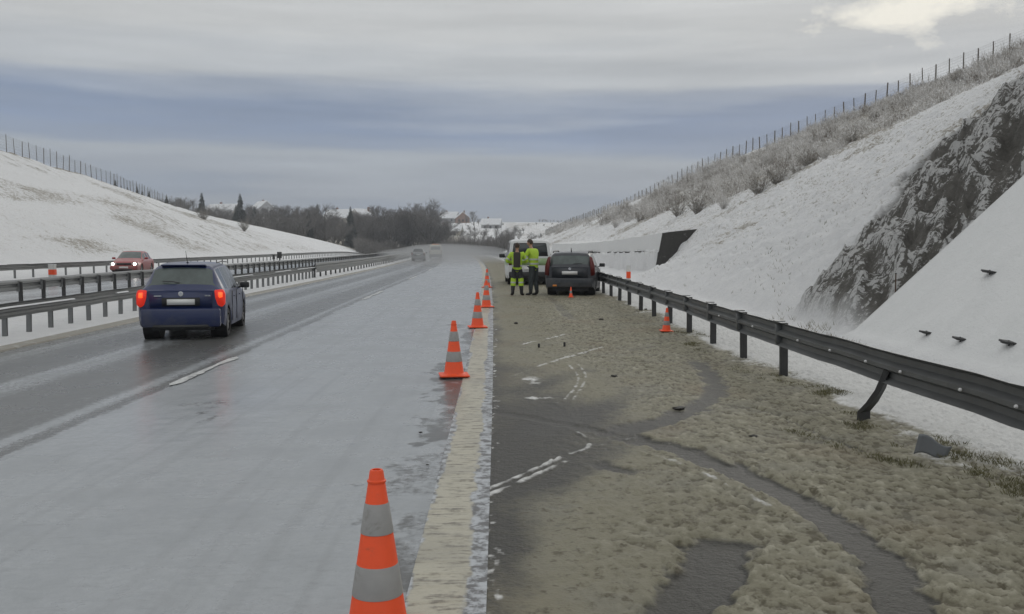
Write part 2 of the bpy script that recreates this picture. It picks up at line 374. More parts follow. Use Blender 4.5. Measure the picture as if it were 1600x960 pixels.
# ================================================================== TERRAIN
_ry = [0, 60, 90, 155, 190, 235, 290, 350]
_rX = [56, 54, 50, 34, 26, 19.5, 16, 12]; _rz = [24, 22.5, 21, 15, 10.5, 8.5, 7, 5]
_ly = [0, 112, 150, 190, 220, 250, 280, 310, 350]
_lX = [-62, -60, -63, -69, -66.8, -62, -54, -47, -45]; _lz = [15, 14, 12.6, 11.4, 9.6, 7.75, 5, 2.15, 0.5]
def ridgeR(y): return np.interp(y, _ry, _rX) - cx(y), np.interp(y, _ry, _rz)
def ridgeL(y): return -(np.interp(y, _ly, _lX) - cx(y)), np.interp(y, _ly, _lz)
WALL_Y0, WALL_Y1 = 54.0, 112.0
def terrain(u, y):
    """ground height at lateral offset u (from the centre line) and distance y"""
    u = np.asarray(u, float); y = np.asarray(y, float); base = zr(y)
    uR, zR = ridgeR(y); uL, zL = ridgeL(y)
    m1 = np.interp(y, [0, 19, 25, 29, 40, 60, 90], [.93, .93, .88, .72, .58, .50, .47])
    toe = 7.0; toez = base + .02
    ub = np.interp(y, [0, 40, 60, 90], [18, 23, 25, 25]); zb = toez + m1 * (ub - toe)
    # right side
    t1 = np.clip((u - toe) / (ub - toe), 0, 1); z1 = toez + (zb - toez) * t1
    t2 = np.clip((u - ub) / (uR - ub), 0, 1)
    direct = toez + (zR - toez) * np.clip((u - toe) / (uR - toe), 0, 1)
    zright = np.where(u < ub, z1, zb + (zR - zb) * t2)
    zright = zright + (direct - zright) * smooth(85, 120, y)
    beyond = zR - .5 * smooth(0, 12, u - uR) - (u - uR) * .05
    zright = np.where(u > uR, beyond, zright)
    # verge and ditch
    verge = base + np.interp(u, [-8.8, 0, 4.0, 4.6, 5.6, 6.2, 7.0], [-.19, -.06, -.06, -.03, -.10, -.10, .02])
    # left side
    foot = 26.8; zl = base + .20 + (zL - base - .2) * np.clip((-u - foot) / (uL - foot), 0, 1)
    zl = np.where(-u > uL, zL - .6 * smooth(0, 14, -u - uL) - (-u - uL) * .035, zl)
    med = base + np.interp(-u, [8.8, 9.15, 9.9, 10.6, 12.2, 13.6, 14.3, 14.7, 23.9, 24.5, 25.4, 26.8], [-.19, -.13, -.15, -.16, -.14, -.03, .0, -.06, -.08, -.04, .0, .20])
    z = np.where(u > 7.0, zright, np.where(u >= -8.8, verge, np.where(u > -26.8, med, zl)))
    # the toe steps back to the foot of the retaining wall
    tw = np.clip((y - WALL_Y0) / (WALL_Y1 - WALL_Y0), 0, 1); uf = 9.62 - 1.3 * tw
    cut = base + .06 + 1.05 * np.maximum(0, u - uf + .05) * (1 + 40 * (y > WALL_Y0 + .3))
    kk = smooth(44, 53.5, y) * (1 - smooth(WALL_Y1 - 2, WALL_Y1 + 8, y))
    z = np.where(u > 6.9, z + (np.minimum(z, cut) - z) * kk, z)
    # far country
    X = u + cx(y)
    F = np.interp(y, [300, 360, 400, 430, 470, 560, 700, 900, 1400, 3000], [-4, -3, 2, 6.5, 11, 17.5, 23, 29.0, 31, 31]) \
        + 9 * np.exp(-((X + 190) / 130) ** 2 - ((y - 470) / 110) ** 2) + 1.2 * fbm(X / 90., y / 90. + 3, 3)
    z = z + (F - z) * smooth(320, 410, y)
    return z
def rock_mask(u, y):
    e = .55 * fbm(u * .9, y * .9 + 7, 3)
    edge2 = 22.2 + np.clip(u - 7.6, 0, 12) * .80
    return smooth(18.0, 18.12, y) * (1 - smooth(-.3, .35, y - edge2 - e)) * smooth(7.0, 7.5, u + .4 * e) * (1 - smooth(20, 24, u))
ys = [-12.0]
while ys[-1] < 3.0: ys.append(ys[-1] + .6)
while ys[-1] < 1900:
    y = ys[-1]
    ys.append(y + (max(.09, .0058 * y) if y < 340 else .025 * y))
for k, v in enumerate(ys):
    if abs(v - 18.0) < .06: ys[k] = 18.0
ys = sorted(set([y for y in ys if not (17.93 < y < 18.16)] + [17.99, 18.04, 18.12])); ys = np.array(ys)
us = np.concatenate([-np.geomspace(1500, 90, 26), -np.arange(88, 60, -1.0), -np.arange(60, 26.8, -.35), -np.arange(26.8, 8.9, -.30), np.arange(-8.8, 4.0, 1.6),
                     np.arange(4.0, 7.0, .12), np.arange(7.0, 22, .095), np.arange(22, 62, .27), np.arange(62, 90, 1.5), np.geomspace(92, 1500, 24)])
U, Y = np.meshgrid(us, ys)
Z = terrain(U, Y)
rk = rock_mask(U, Y)
matm = (Y < 18.02).astype(float) * smooth(6.6, 7.0, U) * (U < 24)
wallm = smooth(WALL_Y0 - 1, WALL_Y0, Y) * (1 - smooth(WALL_Y1, WALL_Y1 + 2, Y)) * smooth(9.0, 9.4, U) * (1 - smooth(10.1, 10.4, U))
near = 1 - smooth(120, 300, Y)
rough = smooth(4.6, 5.6, U) * (1 - matm) * near
Z = Z + rough * (.05 * fbm(U * 1.6, Y * 1.4, 3) + .22 * smooth(7, 9, U) * fbm(U * 2.6 + 9, Y * 1.7, 4, .66) + .25 * smooth(9, 14, U) * fbm(U / 4., Y / 5., 3))
ridged = 1 - np.abs(fbm(U * 1.1 - Y * .5, Y * .7 + U * .3, 4, .55)) * 2.2
lump = fbm(U * 2.4, Y * 1.5 + 30, 4, .6)
bulge = np.sin(np.clip((Y - 18) / (5.2), 0, 1) * math.pi) ** .7
Z = Z + rk * (.60 * bulge + .50 * (ridged - .75) + .32 * lump + .16 * fbm(U * 6, Y * 4, 3) - .12)
Z = Z + matm * .10
leftm = smooth(27, 30, -U) * near
Z = Z + leftm * (.42 * fbm(U / 3., Y / 7. + 4, 4, .6) + .10 * fbm(U * 1.3, Y * .9, 3))
Z = Z + smooth(9.2, 9.8, -U) * (1 - leftm) * near * .025 * fbm(U * 3, Y * 2, 3)
# beneath the opposite carriageway stays even
dry = (.42 * smooth(8, 12, U) + .22 * smooth(55, 66, Y) * smooth(15, 20, U) * (1 - smooth(115, 140, Y))) * (1 - matm) + 1.1 * smooth(285, 305, Y) * (1 - smooth(425, 450, Y)) * (1 - smooth(-22, -5, U + cx(Y)))
dry = dry + .28 * np.clip(fbm(U / 5, Y / 7 + 3, 3) * 2, 0, 1) * smooth(7, 9, U) + .25 * np.clip(fbm(U / 2, Y / 3 + 50, 3) * 2, 0, 1) * smooth(9.3, 10, -U) * (U > -14)
dry = dry + .95 * smooth(1.0, 0, np.abs(U - ridgeR(Y)[0])) * .5 * (1 - smooth(110, 150, Y)) + .7 * smooth(1.6, 0, np.abs(-U - ridgeL(Y)[0])) + .34 * leftm + .35 * leftm * np.clip(fbm(U / 6, Y / 14 + 31, 3) * 2, 0, 1)
streak = leftm * (.55 + .9 * np.clip(fbm(U / 9, Y / 22 + 11, 3) * 2.4, -.5, 1))
ledge = rk * (ridged - .8) * .55
ground = grid_mesh('ground', U + cx(Y), Y, Z, dict(rock=rk, mat=matm, dry=np.clip(dry, 0, 1.3), streak=np.clip(streak, 0, 1), ledge=ledge), M_ground)
tag(ground, kind='structure')
def ground_z(x, y): return float(terrain(np.array([x - float(cx(y))]), np.array([y]))[0])

# ================================================================== CARRIAGEWAY
def rows(y0, y1, k, mn=.0):
    r = [y0]
    while r[-1] < y1: r.append(r[-1] + max(mn, k * r[-1]))
    return np.array(r)
def polydist(X, Y, pts):
    d = np.full(X.shape, 1e9); tt = np.zeros(X.shape); L = 0; seg = []
    for a, b in zip(pts[:-1], pts[1:]): seg.append(math.hypot(b[0] - a[0], b[1] - a[1]))
    tot = sum(seg)
    for (a, b), l in zip(zip(pts[:-1], pts[1:]), seg):
        if l < 1e-6: continue
        vx, vy = (b[0] - a[0]) / l, (b[1] - a[1]) / l
        s = np.clip((X - a[0]) * vx + (Y - a[1]) * vy, 0, l)
        q = np.hypot(X - a[0] - vx * s, Y - a[1] - vy * s); m_ = q < d
        d = np.where(m_, q, d); tt = np.where(m_, (L + s) / tot, tt); L += l
    return d, tt
def spline(pts, n=10):
    P = [np.array(p, float) for p in pts]; P = [2 * P[0] - P[1]] + P + [2 * P[-1] - P[-2]]; out = []
    for i in range(1, len(P) - 2):
        for k in range(n):
            t = k / n; a, b, c, d = P[i - 1:i + 3]
            out.append(tuple(.5 * ((2 * b) + (-a + c) * t + (2 * a - 5 * b + 4 * c - d) * t * t + (-a + 3 * b - 3 * c + d) * t ** 3)))
    out.append(tuple(P[-2])); return out
def trk(*px): return spline([tuple(gp(*p)[:2]) for p in px])
XYt = lambda pts: pts
# ---- road
yr = rows(2.0, 360, .0075, .05); ur = np.concatenate([np.arange(-8.8, -5.0, .07), np.arange(-5.0, -3.9, .025), np.arange(-3.9, -1.4, .07), np.arange(-1.4, -.46, .02), [-.46]])
U, Y = np.meshgrid(ur, yr); X = U + cx(Y)
b = smooth(-4.38 , -4.12, U + .10 * fbm(U * 2, Y * .55, 4) + .05 * fbm(U * 8, Y * 2.5, 3))
lane_l = .16 + .34 * np.clip(fbm(U * 2.4, Y * .02, 3) + .3, 0, 1) + .28 * np.exp(-((U + 6.35) / .35) ** 2) + .22 * np.exp(-((U + 8.3) / .25) ** 2) + .25 * np.exp(-((U + 4.6) / .12) ** 2) - .20 * np.exp(-((U + 7.3) / .35) ** 2) - .2 * np.exp(-((U + 5.35) / .38) ** 2)
slush = lane_l * (1 - b) + b * 1.05
fr = fbm(U * 2.2, Y * 1.6 + 5, 4)
edgep = smooth(-1.05, -.5, U + .6 * fr + .25 * fbm(U * 7, Y * 9, 3)) * (.55 + .9 * np.clip(fbm(U * .6, Y * .45 + 2, 3) + .25, 0, 1)) * (1 - smooth(16, 40, Y))
slush = slush - edgep * 1.0
patch = np.exp(-((U + 3.25) / .75) ** 2 - ((Y - 10.3) / 2.0) ** 2)
slush = slush - b * patch * (.30 + .7 * fbm(U * 5, Y * 4, 3))
for pts, wd, k in ((trk((480, 628), (560, 640), (665, 656), (700, 655)), .03, .5), (trk((590, 716), (650, 700), (700, 681), (755, 664)), .05, .7), (trk((650, 682), (700, 680), (730, 672)), .05, .8), (trk((655, 633), (700, 626), (742, 640)), .10, .7)):
    d, tt = polydist(X, Y, pts); slush = slush - k * np.exp(-(d / wd) ** 2) * (.6 + .8 * fbm(U * 8, Y * 6, 2)) * smooth(0, .6, tt + .1)
wet = np.clip(patch * 1.3, 0, 1) * (1 + 0 * U)
Zr = zr(Y) + xf(U) + .010 * b * (1 + .35 * fbm(U * 3, Y * 2, 3)) - .006 * edgep + .0025 * fbm(U * 9, Y * 7, 2)
road = grid_mesh('road', X, Y, Zr, dict(slush=slush, wet=wet), M_road); tag(road, kind='structure')
# ---- dashed lane line (paint seen where the slush is worn off it)
M_dash = plain('white_road_paint', (.52, .53, .52), .4, var=.25, scale=14, dirt=((.20, .21, .21), .46))
for i, y0 in enumerate([12.0, 30, 48, 66, 84, 102, 120]):
    y1 = y0 + (3.2 if i == 0 else 6); yy = np.linspace(y0, y1, 60)
    n = fbm(yy * 2.3, yy * 0 + 4, 3); l = -4.33 + .03 * np.abs(n) ; r = -4.19 + .05 * n
    tpr = np.minimum(smooth(0, .25, yy - y0), smooth(0, .25, y1 - yy)); c_ = (l + r) / 2
    Uu = np.stack([c_ + (l - c_) * tpr, c_, c_ + (r - c_) * tpr], 1); Yy = np.stack([yy] * 3, 1)
    o = grid_mesh('lane_marking', Uu + cx(Yy), Yy, zr(Yy) + xf(Uu) + .020 + 0 * Uu, {}, M_dash); tag(o, kind='structure')
# ---- edge line
ye = rows(2.0, 360, .0045, .010); ue = np.concatenate([np.arange(-.46, -.06, .012), [-.06]])
U, Y = np.meshgrid(ue, ye)
wob = .03 * fbm(Y * 1.2, U * 4, 3)
edge = np.clip(smooth(-.19, -.13, U + wob * 1.6 + .03 * fbm(U * 20, Y * 12, 3)) + .8 * smooth(-.41, -.45, U + wob * 2 + .03 * fbm(U * 20, Y * 12, 3)), 0, 1)
rib = ((np.sin(Y * 2 * math.pi / .20) > .93) * .006)
o = grid_mesh('edge_line', U + cx(Y), Y, zr(Y) + xf(U) + .010 + .004 * fbm(U * 9, Y * 14, 3) + rib * (1 - edge) * (Y < 12), dict(edge=edge), M_line); tag(o, kind='structure')
# ---- shoulder
yh = np.concatenate([rows(2.2, 60, .0052, .012), rows(60.4, 360, .012)]); uh = np.concatenate([np.arange(-.06, 5.0, .0145), np.arange(5.0, 6.5, .08)])
U, Y = np.meshgrid(uh, yh); X = U + cx(Y)
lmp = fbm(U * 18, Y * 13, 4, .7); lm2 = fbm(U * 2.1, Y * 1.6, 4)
sl = np.interp(U, [-.06, .15, .8, 1.4, 2.2, 4], [.34, .48, .66, .88, 1.0, 1.05]) + .0 * Y
nearbare = np.exp(-((U - .35) / .55) ** 2 - ((Y - 6.4) / 2.3) ** 2) * .9 + np.exp(-((U - .9) / .8) ** 2 - ((Y - 9.3) / 1.3) ** 2) * .75
sl = sl + smooth(14, 22, Y) * .45 * smooth(.0, .4, U) - nearbare * .40 + .30 * lm2 + .30 * smooth(7.5, 6.0, Y) * smooth(.05, .35, U)
rust = np.clip(.9 * fbm(U * 1.1 + 5, Y * .9, 3) - .12, 0, 1)
dz = np.zeros(U.shape); snow = smooth(3.45, 4.25, U + .45 * fbm(U * 1.2, Y * .8 + 20, 4) + .12 * lmp - .25 * smooth(6, 4, Y)) * (1 - .0 * Y)
snow = np.maximum(snow, .9 * smooth(26, 40, Y) * smooth(1.9, 2.9, U + .3 * lm2))
def rut(pts, wd, k, depth=.02, ends=(.02, .98), soft=.75):
    global sl, dz, snow
    d, tt = polydist(X, Y, pts); d = d + .05 * wd / .13 * fbm(U * 7 + 3, Y * 7, 3) * 1.2
    d = d + .035 * lmp; mk = (1 - smooth(wd * soft, wd * 1.35, d)) * smooth(0, max(ends[0], 1e-3), tt) * (1 - smooth(ends[1], 1, tt)); bank = np.exp(-((d - wd * 1.35) / (wd * .35)) ** 2) * .5
    sl = sl * (1 - mk * k) + bank * .05; dz = dz - depth * .8 * mk + depth * .35 * bank; snow = snow * (1 - mk * k)
def ridge(pts, wd, k, amp=.012):
    global sl, dz, snow
    d, tt = polydist(X, Y, pts); e = np.exp(-(d / wd) ** 2) * smooth(0, .1, tt) * (1 - smooth(.9, 1, tt)) * np.clip(.85 + .8 * fbm(U * 10, Y * 6, 3), 0, 1.1)
    snow = np.maximum(snow, np.clip(e * k * .70, 0, .66)); dz = dz + amp * np.clip(e, 0, 1)
# wide wheel path curving in from the right
rut(trk((1425, 1010), (1412, 950), (1375, 880), (1300, 815), (1205, 765), (1110, 722), (1030, 697), (955, 684)), .16, 1.0, .018, (.0, .97), .55)
rut(trk((1050, 1020), (1075, 950), (1110, 890), (1140, 838)), .19, .98, .022, (.0, .9), .7)
rut(trk((930, 690), (985, 672), (1050, 655), (1105, 628), (1118, 605), (1098, 575), (1062, 556)), .20, .78, .012, (.1, .85), .3)
rut(trk((860, 466), (882, 489), (905, 510)), .17, .7, .012, (.0, .8), .5)
rut(trk((925, 722), (960, 735), (1010, 742)), .10, .65, .01, (.2, .8), .3)
rut(trk((700, 628), (760, 642), (830, 655), (900, 668), (960, 684)), .10, .55, .01, (.05, .9), .3)
rut(trk((1150, 632), (1210, 650), (1290, 684), (1360, 712)), .05, .6, .02, (.1, .9), .5)
rut(trk((893, 525), (960, 510), (1010, 498)), .10, .35, .008, (.1, .9), .3)
A_ = trk((1240, 800), (1165, 762), (1090, 728), (1030, 706)); ridge([(p[0] - .13, p[1] - .13) for p in A_], .05, .75, .014)
A_ = trk((1330, 800), (1250, 755), (1160, 720)); ridge([(p[0] + .12, p[1] + .05) for p in A_], .05, .35, .014)
for o_ in (0, .11):
    sh = [(p[0] + o_ * .35, p[1] - o_) for p in trk((740, 776), (790, 755), (835, 737), (885, 715))]; ridge(sh, .035, 1.1, .012)
ridge(trk((880, 714), (912, 706), (922, 695), (912, 684), (895, 676)), .035, .9, .01)
ridge(trk((925, 702), (960, 692), (1000, 684), (1040, 678)), .05, .55, .008)
ridge(trk((798, 545), (830, 537), (860, 531), (893, 521)), .05, .95, .012)
ridge(trk((832, 578), (866, 567), (900, 557), (950, 543)), .055, 1.0, .012)
ridge(trk((836, 577), (800, 590), (785, 597)), .06, .5, .006)
for dx in (0, 16):
    ridge(trk((884 + dx, 568), (902 + dx * .8, 588), (900 + dx * .6, 606), (875 + dx, 634)), .035, .75, .008)
for (px, py), a, bb, k in (((832, 596), .16, .35, .8), ((842, 624), .22, .09, .7), ((800, 560), .3, .25, .3), ((872, 632), .2, .1, .45)):
    c_ = gp(px, py); snow = np.maximum(snow, k * np.exp(-((X - c_.x) / a) ** 2 - ((Y - c_.y) / bb) ** 2) * (.8 + fbm(U * 8, Y * 6, 3)))
gpts = trk((1235, 678), (1300, 700), (1360, 718), (1430, 735)); gpt2 = trk((1470, 708), (1530, 724), (1590, 742), (1660, 760))
d1, t1_ = polydist(X, Y, gpts); d2, t2_ = polydist(X, Y, gpt2)
grass = np.exp(-(d1 / .10) ** 2) * .8 + np.exp(-(d2 / .13) ** 2) + .7 * smooth(.05, .35, fbm(U * 3.5 + 2, Y * 2.5 + 8, 4)) * smooth(3.0, 3.5, U) * (1 - smooth(3.9, 4.3, U)) * (1 - smooth(16, 24, Y))
grass = grass * smooth(-.05, .35, lmp + .5 * lm2) * .9
for pts_, w_, k_ in ((((760, 790), (850, 745), (950, 705), (1000, 690)), .30, .45), (((770, 690), (850, 668), (940, 640), (1010, 600)), .28, .45), (((1000, 640), (960, 600), (900, 560), (880, 520), (862, 480)), .22, .40),
                   (((1130, 640), (1210, 668), (1330, 700), (1450, 760)), .07, .5), (((1000, 745), (1080, 790), (1120, 835)), .12, .4), (((790, 620), (850, 600), (930, 575)), .25, .4)):
    snow_keep = snow.copy(); rut(trk(*pts_), w_, k_ * .62, .003, (.15, .85), .15); snow = snow_keep
wetc = np.exp(-((U - .9) / 1.0) ** 2 - ((Y - 10.5) / 3.2) ** 2)
sl = sl - .42 * wetc * (.6 + lm2)
snow = np.maximum(snow, .50 * smooth(.07, -.06, U + .12 * fbm(U * 9, Y * 6, 4)) * (.6 + 1.3 * fbm(U * 24, Y * 16, 3)))
sl = np.clip(sl, 0, 1.15); snow = np.clip(snow, 0, 1)
th = np.maximum(sl, snow)
Zh = zr(Y) + .006 + .020 * th * smooth(0, .3, U) + .026 * th * np.clip(lmp, -.5, 1) * smooth(.1, .5, U) + .02 * snow * lm2 * smooth(3, 4, U) + dz
Zh = Zh + np.interp(U, [3.4, 4.2, 5.2, 6.5], [0, .03, -.03, -.10]) + .012 * snow * smooth(3.4, 4, U) * lmp
Zh = np.where(U > 6.2, Zh - .1, Zh)
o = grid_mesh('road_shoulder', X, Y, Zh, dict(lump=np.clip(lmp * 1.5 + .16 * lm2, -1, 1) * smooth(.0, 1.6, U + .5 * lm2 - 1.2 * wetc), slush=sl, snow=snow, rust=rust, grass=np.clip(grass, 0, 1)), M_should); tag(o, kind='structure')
_sh = (X.copy(), Y.copy(), Zh, np.clip(grass, 0, 1))
def shoulder_z(x, y):
    u = x - float(cx(y)); i = int(np.clip(np.searchsorted(yh, y), 1, len(yh) - 1)); j = int(np.clip(np.searchsorted(uh, u), 1, len(uh) - 1))
    return float(Zh[i, j])
# ---- opposite carriageway and the gutter beside the left lane
yo = rows(10, 330, .03, .3); uo = np.linspace(-23.9, -14.7, 24); U, Y = np.meshgrid(uo, yo)
s2 = .35 + .35 * fbm(U * 2, Y * .03, 3)
o = grid_mesh('opposite_road', U + cx(Y), Y, zr(Y) + np.interp(U, [-23.9, -14.7], [-.05, -.03]), dict(slush=s2, wet=0 * U + .3), M_road); tag(o, kind='structure')
M_gut = plain('dirty_gutter_concrete', (.20, .185, .15), .5, var=.35, scale=5, dirt=((.42, .42, .41), .55))
mb = MB(); pth = [(float(cx(y)) - 8.95, y, float(zr(y)) - .118) for y in rows(6, 330, .03, .3)]
mb.sweep([(-.16, .0), (-.15, .045), (.13, .028), (.16, -.02), (.16, -.2), (-.16, -.2)][::-1], pth); tag(mb.build('gutter', M_gut), kind='structure')
# ================================================================== SHARED MATERIALS
M_steel = plain('weathered_galvanised_steel', (.15, .155, .155), .45, .55, .35, 3.5, dirt=((.19, .175, .15), .60), bmp=.15)
M_steel_l = plain('grey_galvanised_steel', (.19, .195, .195), .5, .4, .3, 3.5, dirt=((.13, .125, .115), .55), bmp=.15)
M_bolt = plain('bright_bolt_zinc', (.72, .72, .72), .35, .2, .05)
M_snowcap = plain('crusted_snow', (.74, .75, .76), .8, var=.08, scale=20, spec=.2, bmp=.4)
M_post = plain('dark_painted_post', (.05, .05, .05), .6, .3, .35, 12)
M_rubber = plain('black_rubber', (.022, .022, .023), .75, var=.25, scale=30)
M_blk = plain('black_plastic', (.02, .021, .022), .45, var=.2, scale=20)
M_grey = plain('grey_metal_plate', (.17, .18, .19), .5, .3, .2, 8)
M_wood = plain('weathered_fence_post', (.13, .115, .095), .85, var=.35, scale=8)
M_wire = plain('fence_wire', (.16, .155, .15), .6, .4)
M_orange = plain('fluorescent_orange_rubber', (.84, .080, .012), .5, var=.14, scale=9, dirt=((.33, .075, .035), .57))
M_conew = plain('grey_white_reflective_sleeve', (.30, .295, .285), .45, var=.18, scale=11, dirt=((.17, .16, .14), .54))
M_white = plain('dirty_white_plastic', (.60, .60, .58), .55, var=.12, scale=8, dirt=((.40, .38, .34), .58))

# ================================================================== GUARD RAILS
def w_prof(s, top):      # s = side the bulge looks to (+1 right, -1 left); closed thin W section hanging below `top`
    h = [(0, 0), (-.020, -.006), (-.078, -.045), (-.080, -.100), (-.012, -.138), (-.012, -.176), (-.080, -.214), (-.078, -.268), (-.020, -.306), (0, -.312)]
    front = [(-s * a * -1, top + b) for a, b in h]
    back = [(x - s * .004, z - (.0)) for x, z in front]
    return front + back[::-1]
def rail_path(u, y0, y1, jit=.0):
    yy = rows(y0, y1, .03, .5); yy[-1] = y1
    r = random.Random(int(abs(u) * 100) + int(y0))
    return [(float(cx(y)) + u + r.uniform(-jit, jit), y, float(zr(y)) + r.uniform(-jit, jit)) for y in yy]
def guard_rail(name, label, u, y0, y1, step, side, top, matl, postu, first, maxparts=96, skip=(), postdx=.12, zoff=0., block=True, snow=True, box=False):
    o = empty(name, (float(cx(y0)) + u, y0, float(zr(y0))), 0, label, 'guard rail', 'steel guard rails along the motorway')
    org = Vector(o.location)
    pth = [Vector(p) - org for p in rail_path(u, y0, y1, .008)]
    mb = MB()
    if box:
        s = side; pr = [(0, top), (s * .11, top - .02), (s * .13, top - .12), (s * .06, top - .17), (s * .06, top - .21), (s * .13, top - .26), (s * .12, top - .55), (0, top - .58)]
        mb.sweep(pr + [(x - s * .004, z) for x, z in pr][::-1], pth)
    else: mb.sweep([(x * 1.0, z) for x, z in w_prof(side, top)], pth)
    mb.build('beam', matl, o, 30)
    if snow:
        dense = rows(y0, min(y1, 90), .006, .10); run = []
        def flush(run):
            if len(run) > 2: mbs = MB(); mbs.sweep([(-.035, top - .004), (-.03, top + .012), (0, top + .022), (.03, top + .010), (.035, top - .008)], run); mbs.build('snow_cap', M_snowcap, o, None)
        nn = fbm(dense * .6, dense * 0 + u, 3)
        for y, q in zip(dense, nn):
            if q > -.18: run.append(Vector((float(cx(y)) + u + .002 + side * .02, y, float(zr(y)) + zoff + .012 * q)) - org)
            else: flush(run); run = []
        flush(run)
    # posts
    pm = MB(); cpr = [(-.05, -.028), (.05, -.028), (.05, -.018), (-.04, -.018), (-.04, .018), (.05, .018), (.05, .028), (-.05, .028)]
    pm.prism([(x, y) for x, y in cpr], -.25, top - (.02 if block else .07), 'XY')
    bk = MB(); bk.box((0, 0, top - .16), (.10, .07, .26), bev=.008); bk.box((0, 0, top + .008), (.13, .12, .014))
    pme = None; k = 0; y = first; rest = MB(); n = 0
    while y < y1:
        if not any(abs(y - q) < .3 for q in skip):
            P = Vector((float(cx(y)) + postu, y, float(zr(y)) + zoff)) - org
            if n < maxparts:
                if pme is None:
                    po = pm.build('post', matl if not block else M_post, o); bo = bk.build('spacer', matl, po) if block else None
                    pme = po.data; bme = bo.data if bo else None
                else: po = link_mesh('post', pme, None, o, False); bo = link_mesh('spacer', bme, None, po, False) if bme else None
                po.location = P; po.rotation_euler = (random.uniform(-.02, .02), random.uniform(-.02, .02), 0)
                if bo is not None: bo.location = ((u - postu) * .5, 0, 0)
            else: rest.add([(v[0] + P.x, v[1] + P.y, v[2] + P.z) for v in pm.v], pm.f)
            n += 1
        y += step
    if rest.v: tag(rest.build('post', matl, o), kind='stuff')
    return o
R_U = 3.70
rr_ = guard_rail('guard_rail', 'dark steel guard rail beside the right shoulder, with one bent post', R_U, 2.6, 250, 2.0, -1, .77, M_steel, R_U + .12, 12.25 - 10, skip=(2.25, 4.25, 6.25, 8.25, 10.25), snow=False)
# bolts in the beam
mb = MB(); org = Vector(rr_.location)
for y in [5.1, 5.75, 6.5, 7.3, 8.4, 9.2, 10.2, 11.3, 13.3, 15.3]:
    p = Vector((float(cx(y)) + R_U - .013, y, float(zr(y)) + .77 - .157)) - org
    mb.lathe([(0, -.014), (.010, -.014), (.015, -.005), (.015, .005)], 10, p, 'X')
mb.build('bolts', M_bolt, rr_)
# the bent post
bp = gp(1349, 662); bend = MB(); tp = Vector((float(cx(8.9)) + R_U + .05, 8.85, .50))
P0, P1 = Vector((bp.x, bp.y, bp.z - .1)), tp
pts = [P0, P0 + Vector((.005, .01, .22)), P0.lerp(P1, .55) + Vector((-.035, 0, .01)), P0.lerp(P1, .8) + Vector((-.01, 0, 0)), P1 + Vector((.02, 0, .10))]
vs = []; fs = []; cpr = [(-.055, -.03), (.055, -.03), (.055, -.02), (-.045, -.02), (-.045, .02), (.055, .02), (.055, .03), (-.055, .03)]
pts = [Vector((*q, 0)) if len(q) == 2 else Vector(q) for q in pts]
for i, p in enumerate(pts):
    tw = .25 * i
    for a, b_ in cpr:
        vs.append(p - org + Vector((a * math.cos(tw) - b_ * math.sin(tw), a * math.sin(tw) + b_ * math.cos(tw), .12 * a)))
for i in range(len(pts) - 1):
    for j in range(8): fs.append((i * 8 + j, i * 8 + (j + 1) % 8, (i + 1) * 8 + (j + 1) % 8, (i + 1) * 8 + j))
fs.append(tuple(range(8))); fs.append(tuple(range((len(pts) - 1) * 8, len(pts) * 8)))
bend.add(vs, fs); bo_ = bend.build('post', M_post, rr_); bo_['label'] = 'bent and torn post leaning under the beam'
guard_rail('guard_rail', 'grey steel guard rail on the near side of the median, beside the blue car', -10.20, 6, 54.5, 1.02, 1, .56, M_steel_l, -10.36, 6.4, block=False, zoff=-.1)
guard_rail('guard_rail', 'darker and taller far stretch of the median guard rail, beyond the blue car', -10.20, 54, 235, 2.0, 1, .72, M_steel, -10.36, 55.0, block=True, box=True, zoff=-.1)
guard_rail('guard_rail', 'snow-topped guard rail with spacer blocks on the far side of the median', -13.6, 14, 190, 1.33, -1, .76, M_steel_l, -13.48, 14.6, zoff=-.05)
guard_rail('guard_rail', 'low guard rail at the foot of the left embankment behind the red car', -24.9, 24, 240, 2.0, 1, .74, M_steel_l, -25.05, 25.2, block=False, zoff=.0, snow=True)

# ================================================================== FENCES ON THE CREST
def fence(name, label, side, y0, y1, step, h, rad):
    f = ridgeR if side > 0 else ridgeL
    pos = []; y = y0
    while y < y1:
        u = float(f(y)[0]) * side - side * .6; x = float(cx(y)) + u; pos.append(Vector((x, y, float(terrain(np.array([u]), np.array([y]))[0]))))
        # advance by true length along the crest
        y2 = y + .1; x2 = float(cx(y2)) + (float(f(y2)[0]) * side - side * .6); L = math.hypot(x2 - x, .1) / .1; y += step / L
    o = empty(name, pos[0], 0, label, 'fence', 'wire fences along the tops of the cutting'); org = pos[0]; rnd = random.Random(4); me = None; rest = MB()
    for i, p in enumerate(pos):
        hh = h * rnd.uniform(.9, 1.1)
        if i < 98:
            if me is None: mb = MB(); mb.tube([(0, 0, -.3), (0, 0, h * .6), (0, 0, h)], [rad, rad * .95, rad * .85], 7); po = mb.build('post', M_wood, o); me = po.data
            else: po = link_mesh('post', me, None, o, False)
            po.location = p - org; po.scale = (rnd.uniform(.75, 1.25),) * 2 + (hh / h,); po.rotation_euler = (rnd.uniform(-.05, .05), rnd.uniform(-.05, .05), 0)
        else: rest.tube([p - org - Vector((0, 0, .3)), p - org + Vector((0, 0, hh))], rad, 5)
    if rest.v: tag(rest.build('post', M_wood, o), kind='stuff')
    wr = MB()
    for fr in (.15, .32, .5, .68, .84, .97):
        wr.tube([p - org + Vector((0, 0, h * fr * .93)) for p in pos], .007, 4, caps=False)
    for a, b_ in zip(pos[:-1], pos[1:]):
        for k in range(1, 9):
            q = a.lerp(b_, k / 9) - org; wr.tube([q + Vector((0, 0, .1)), q + Vector((0, 0, h * .9))], .004, 3, caps=False)
    wr.build('wire_mesh', M_wire, o, None)
    return o
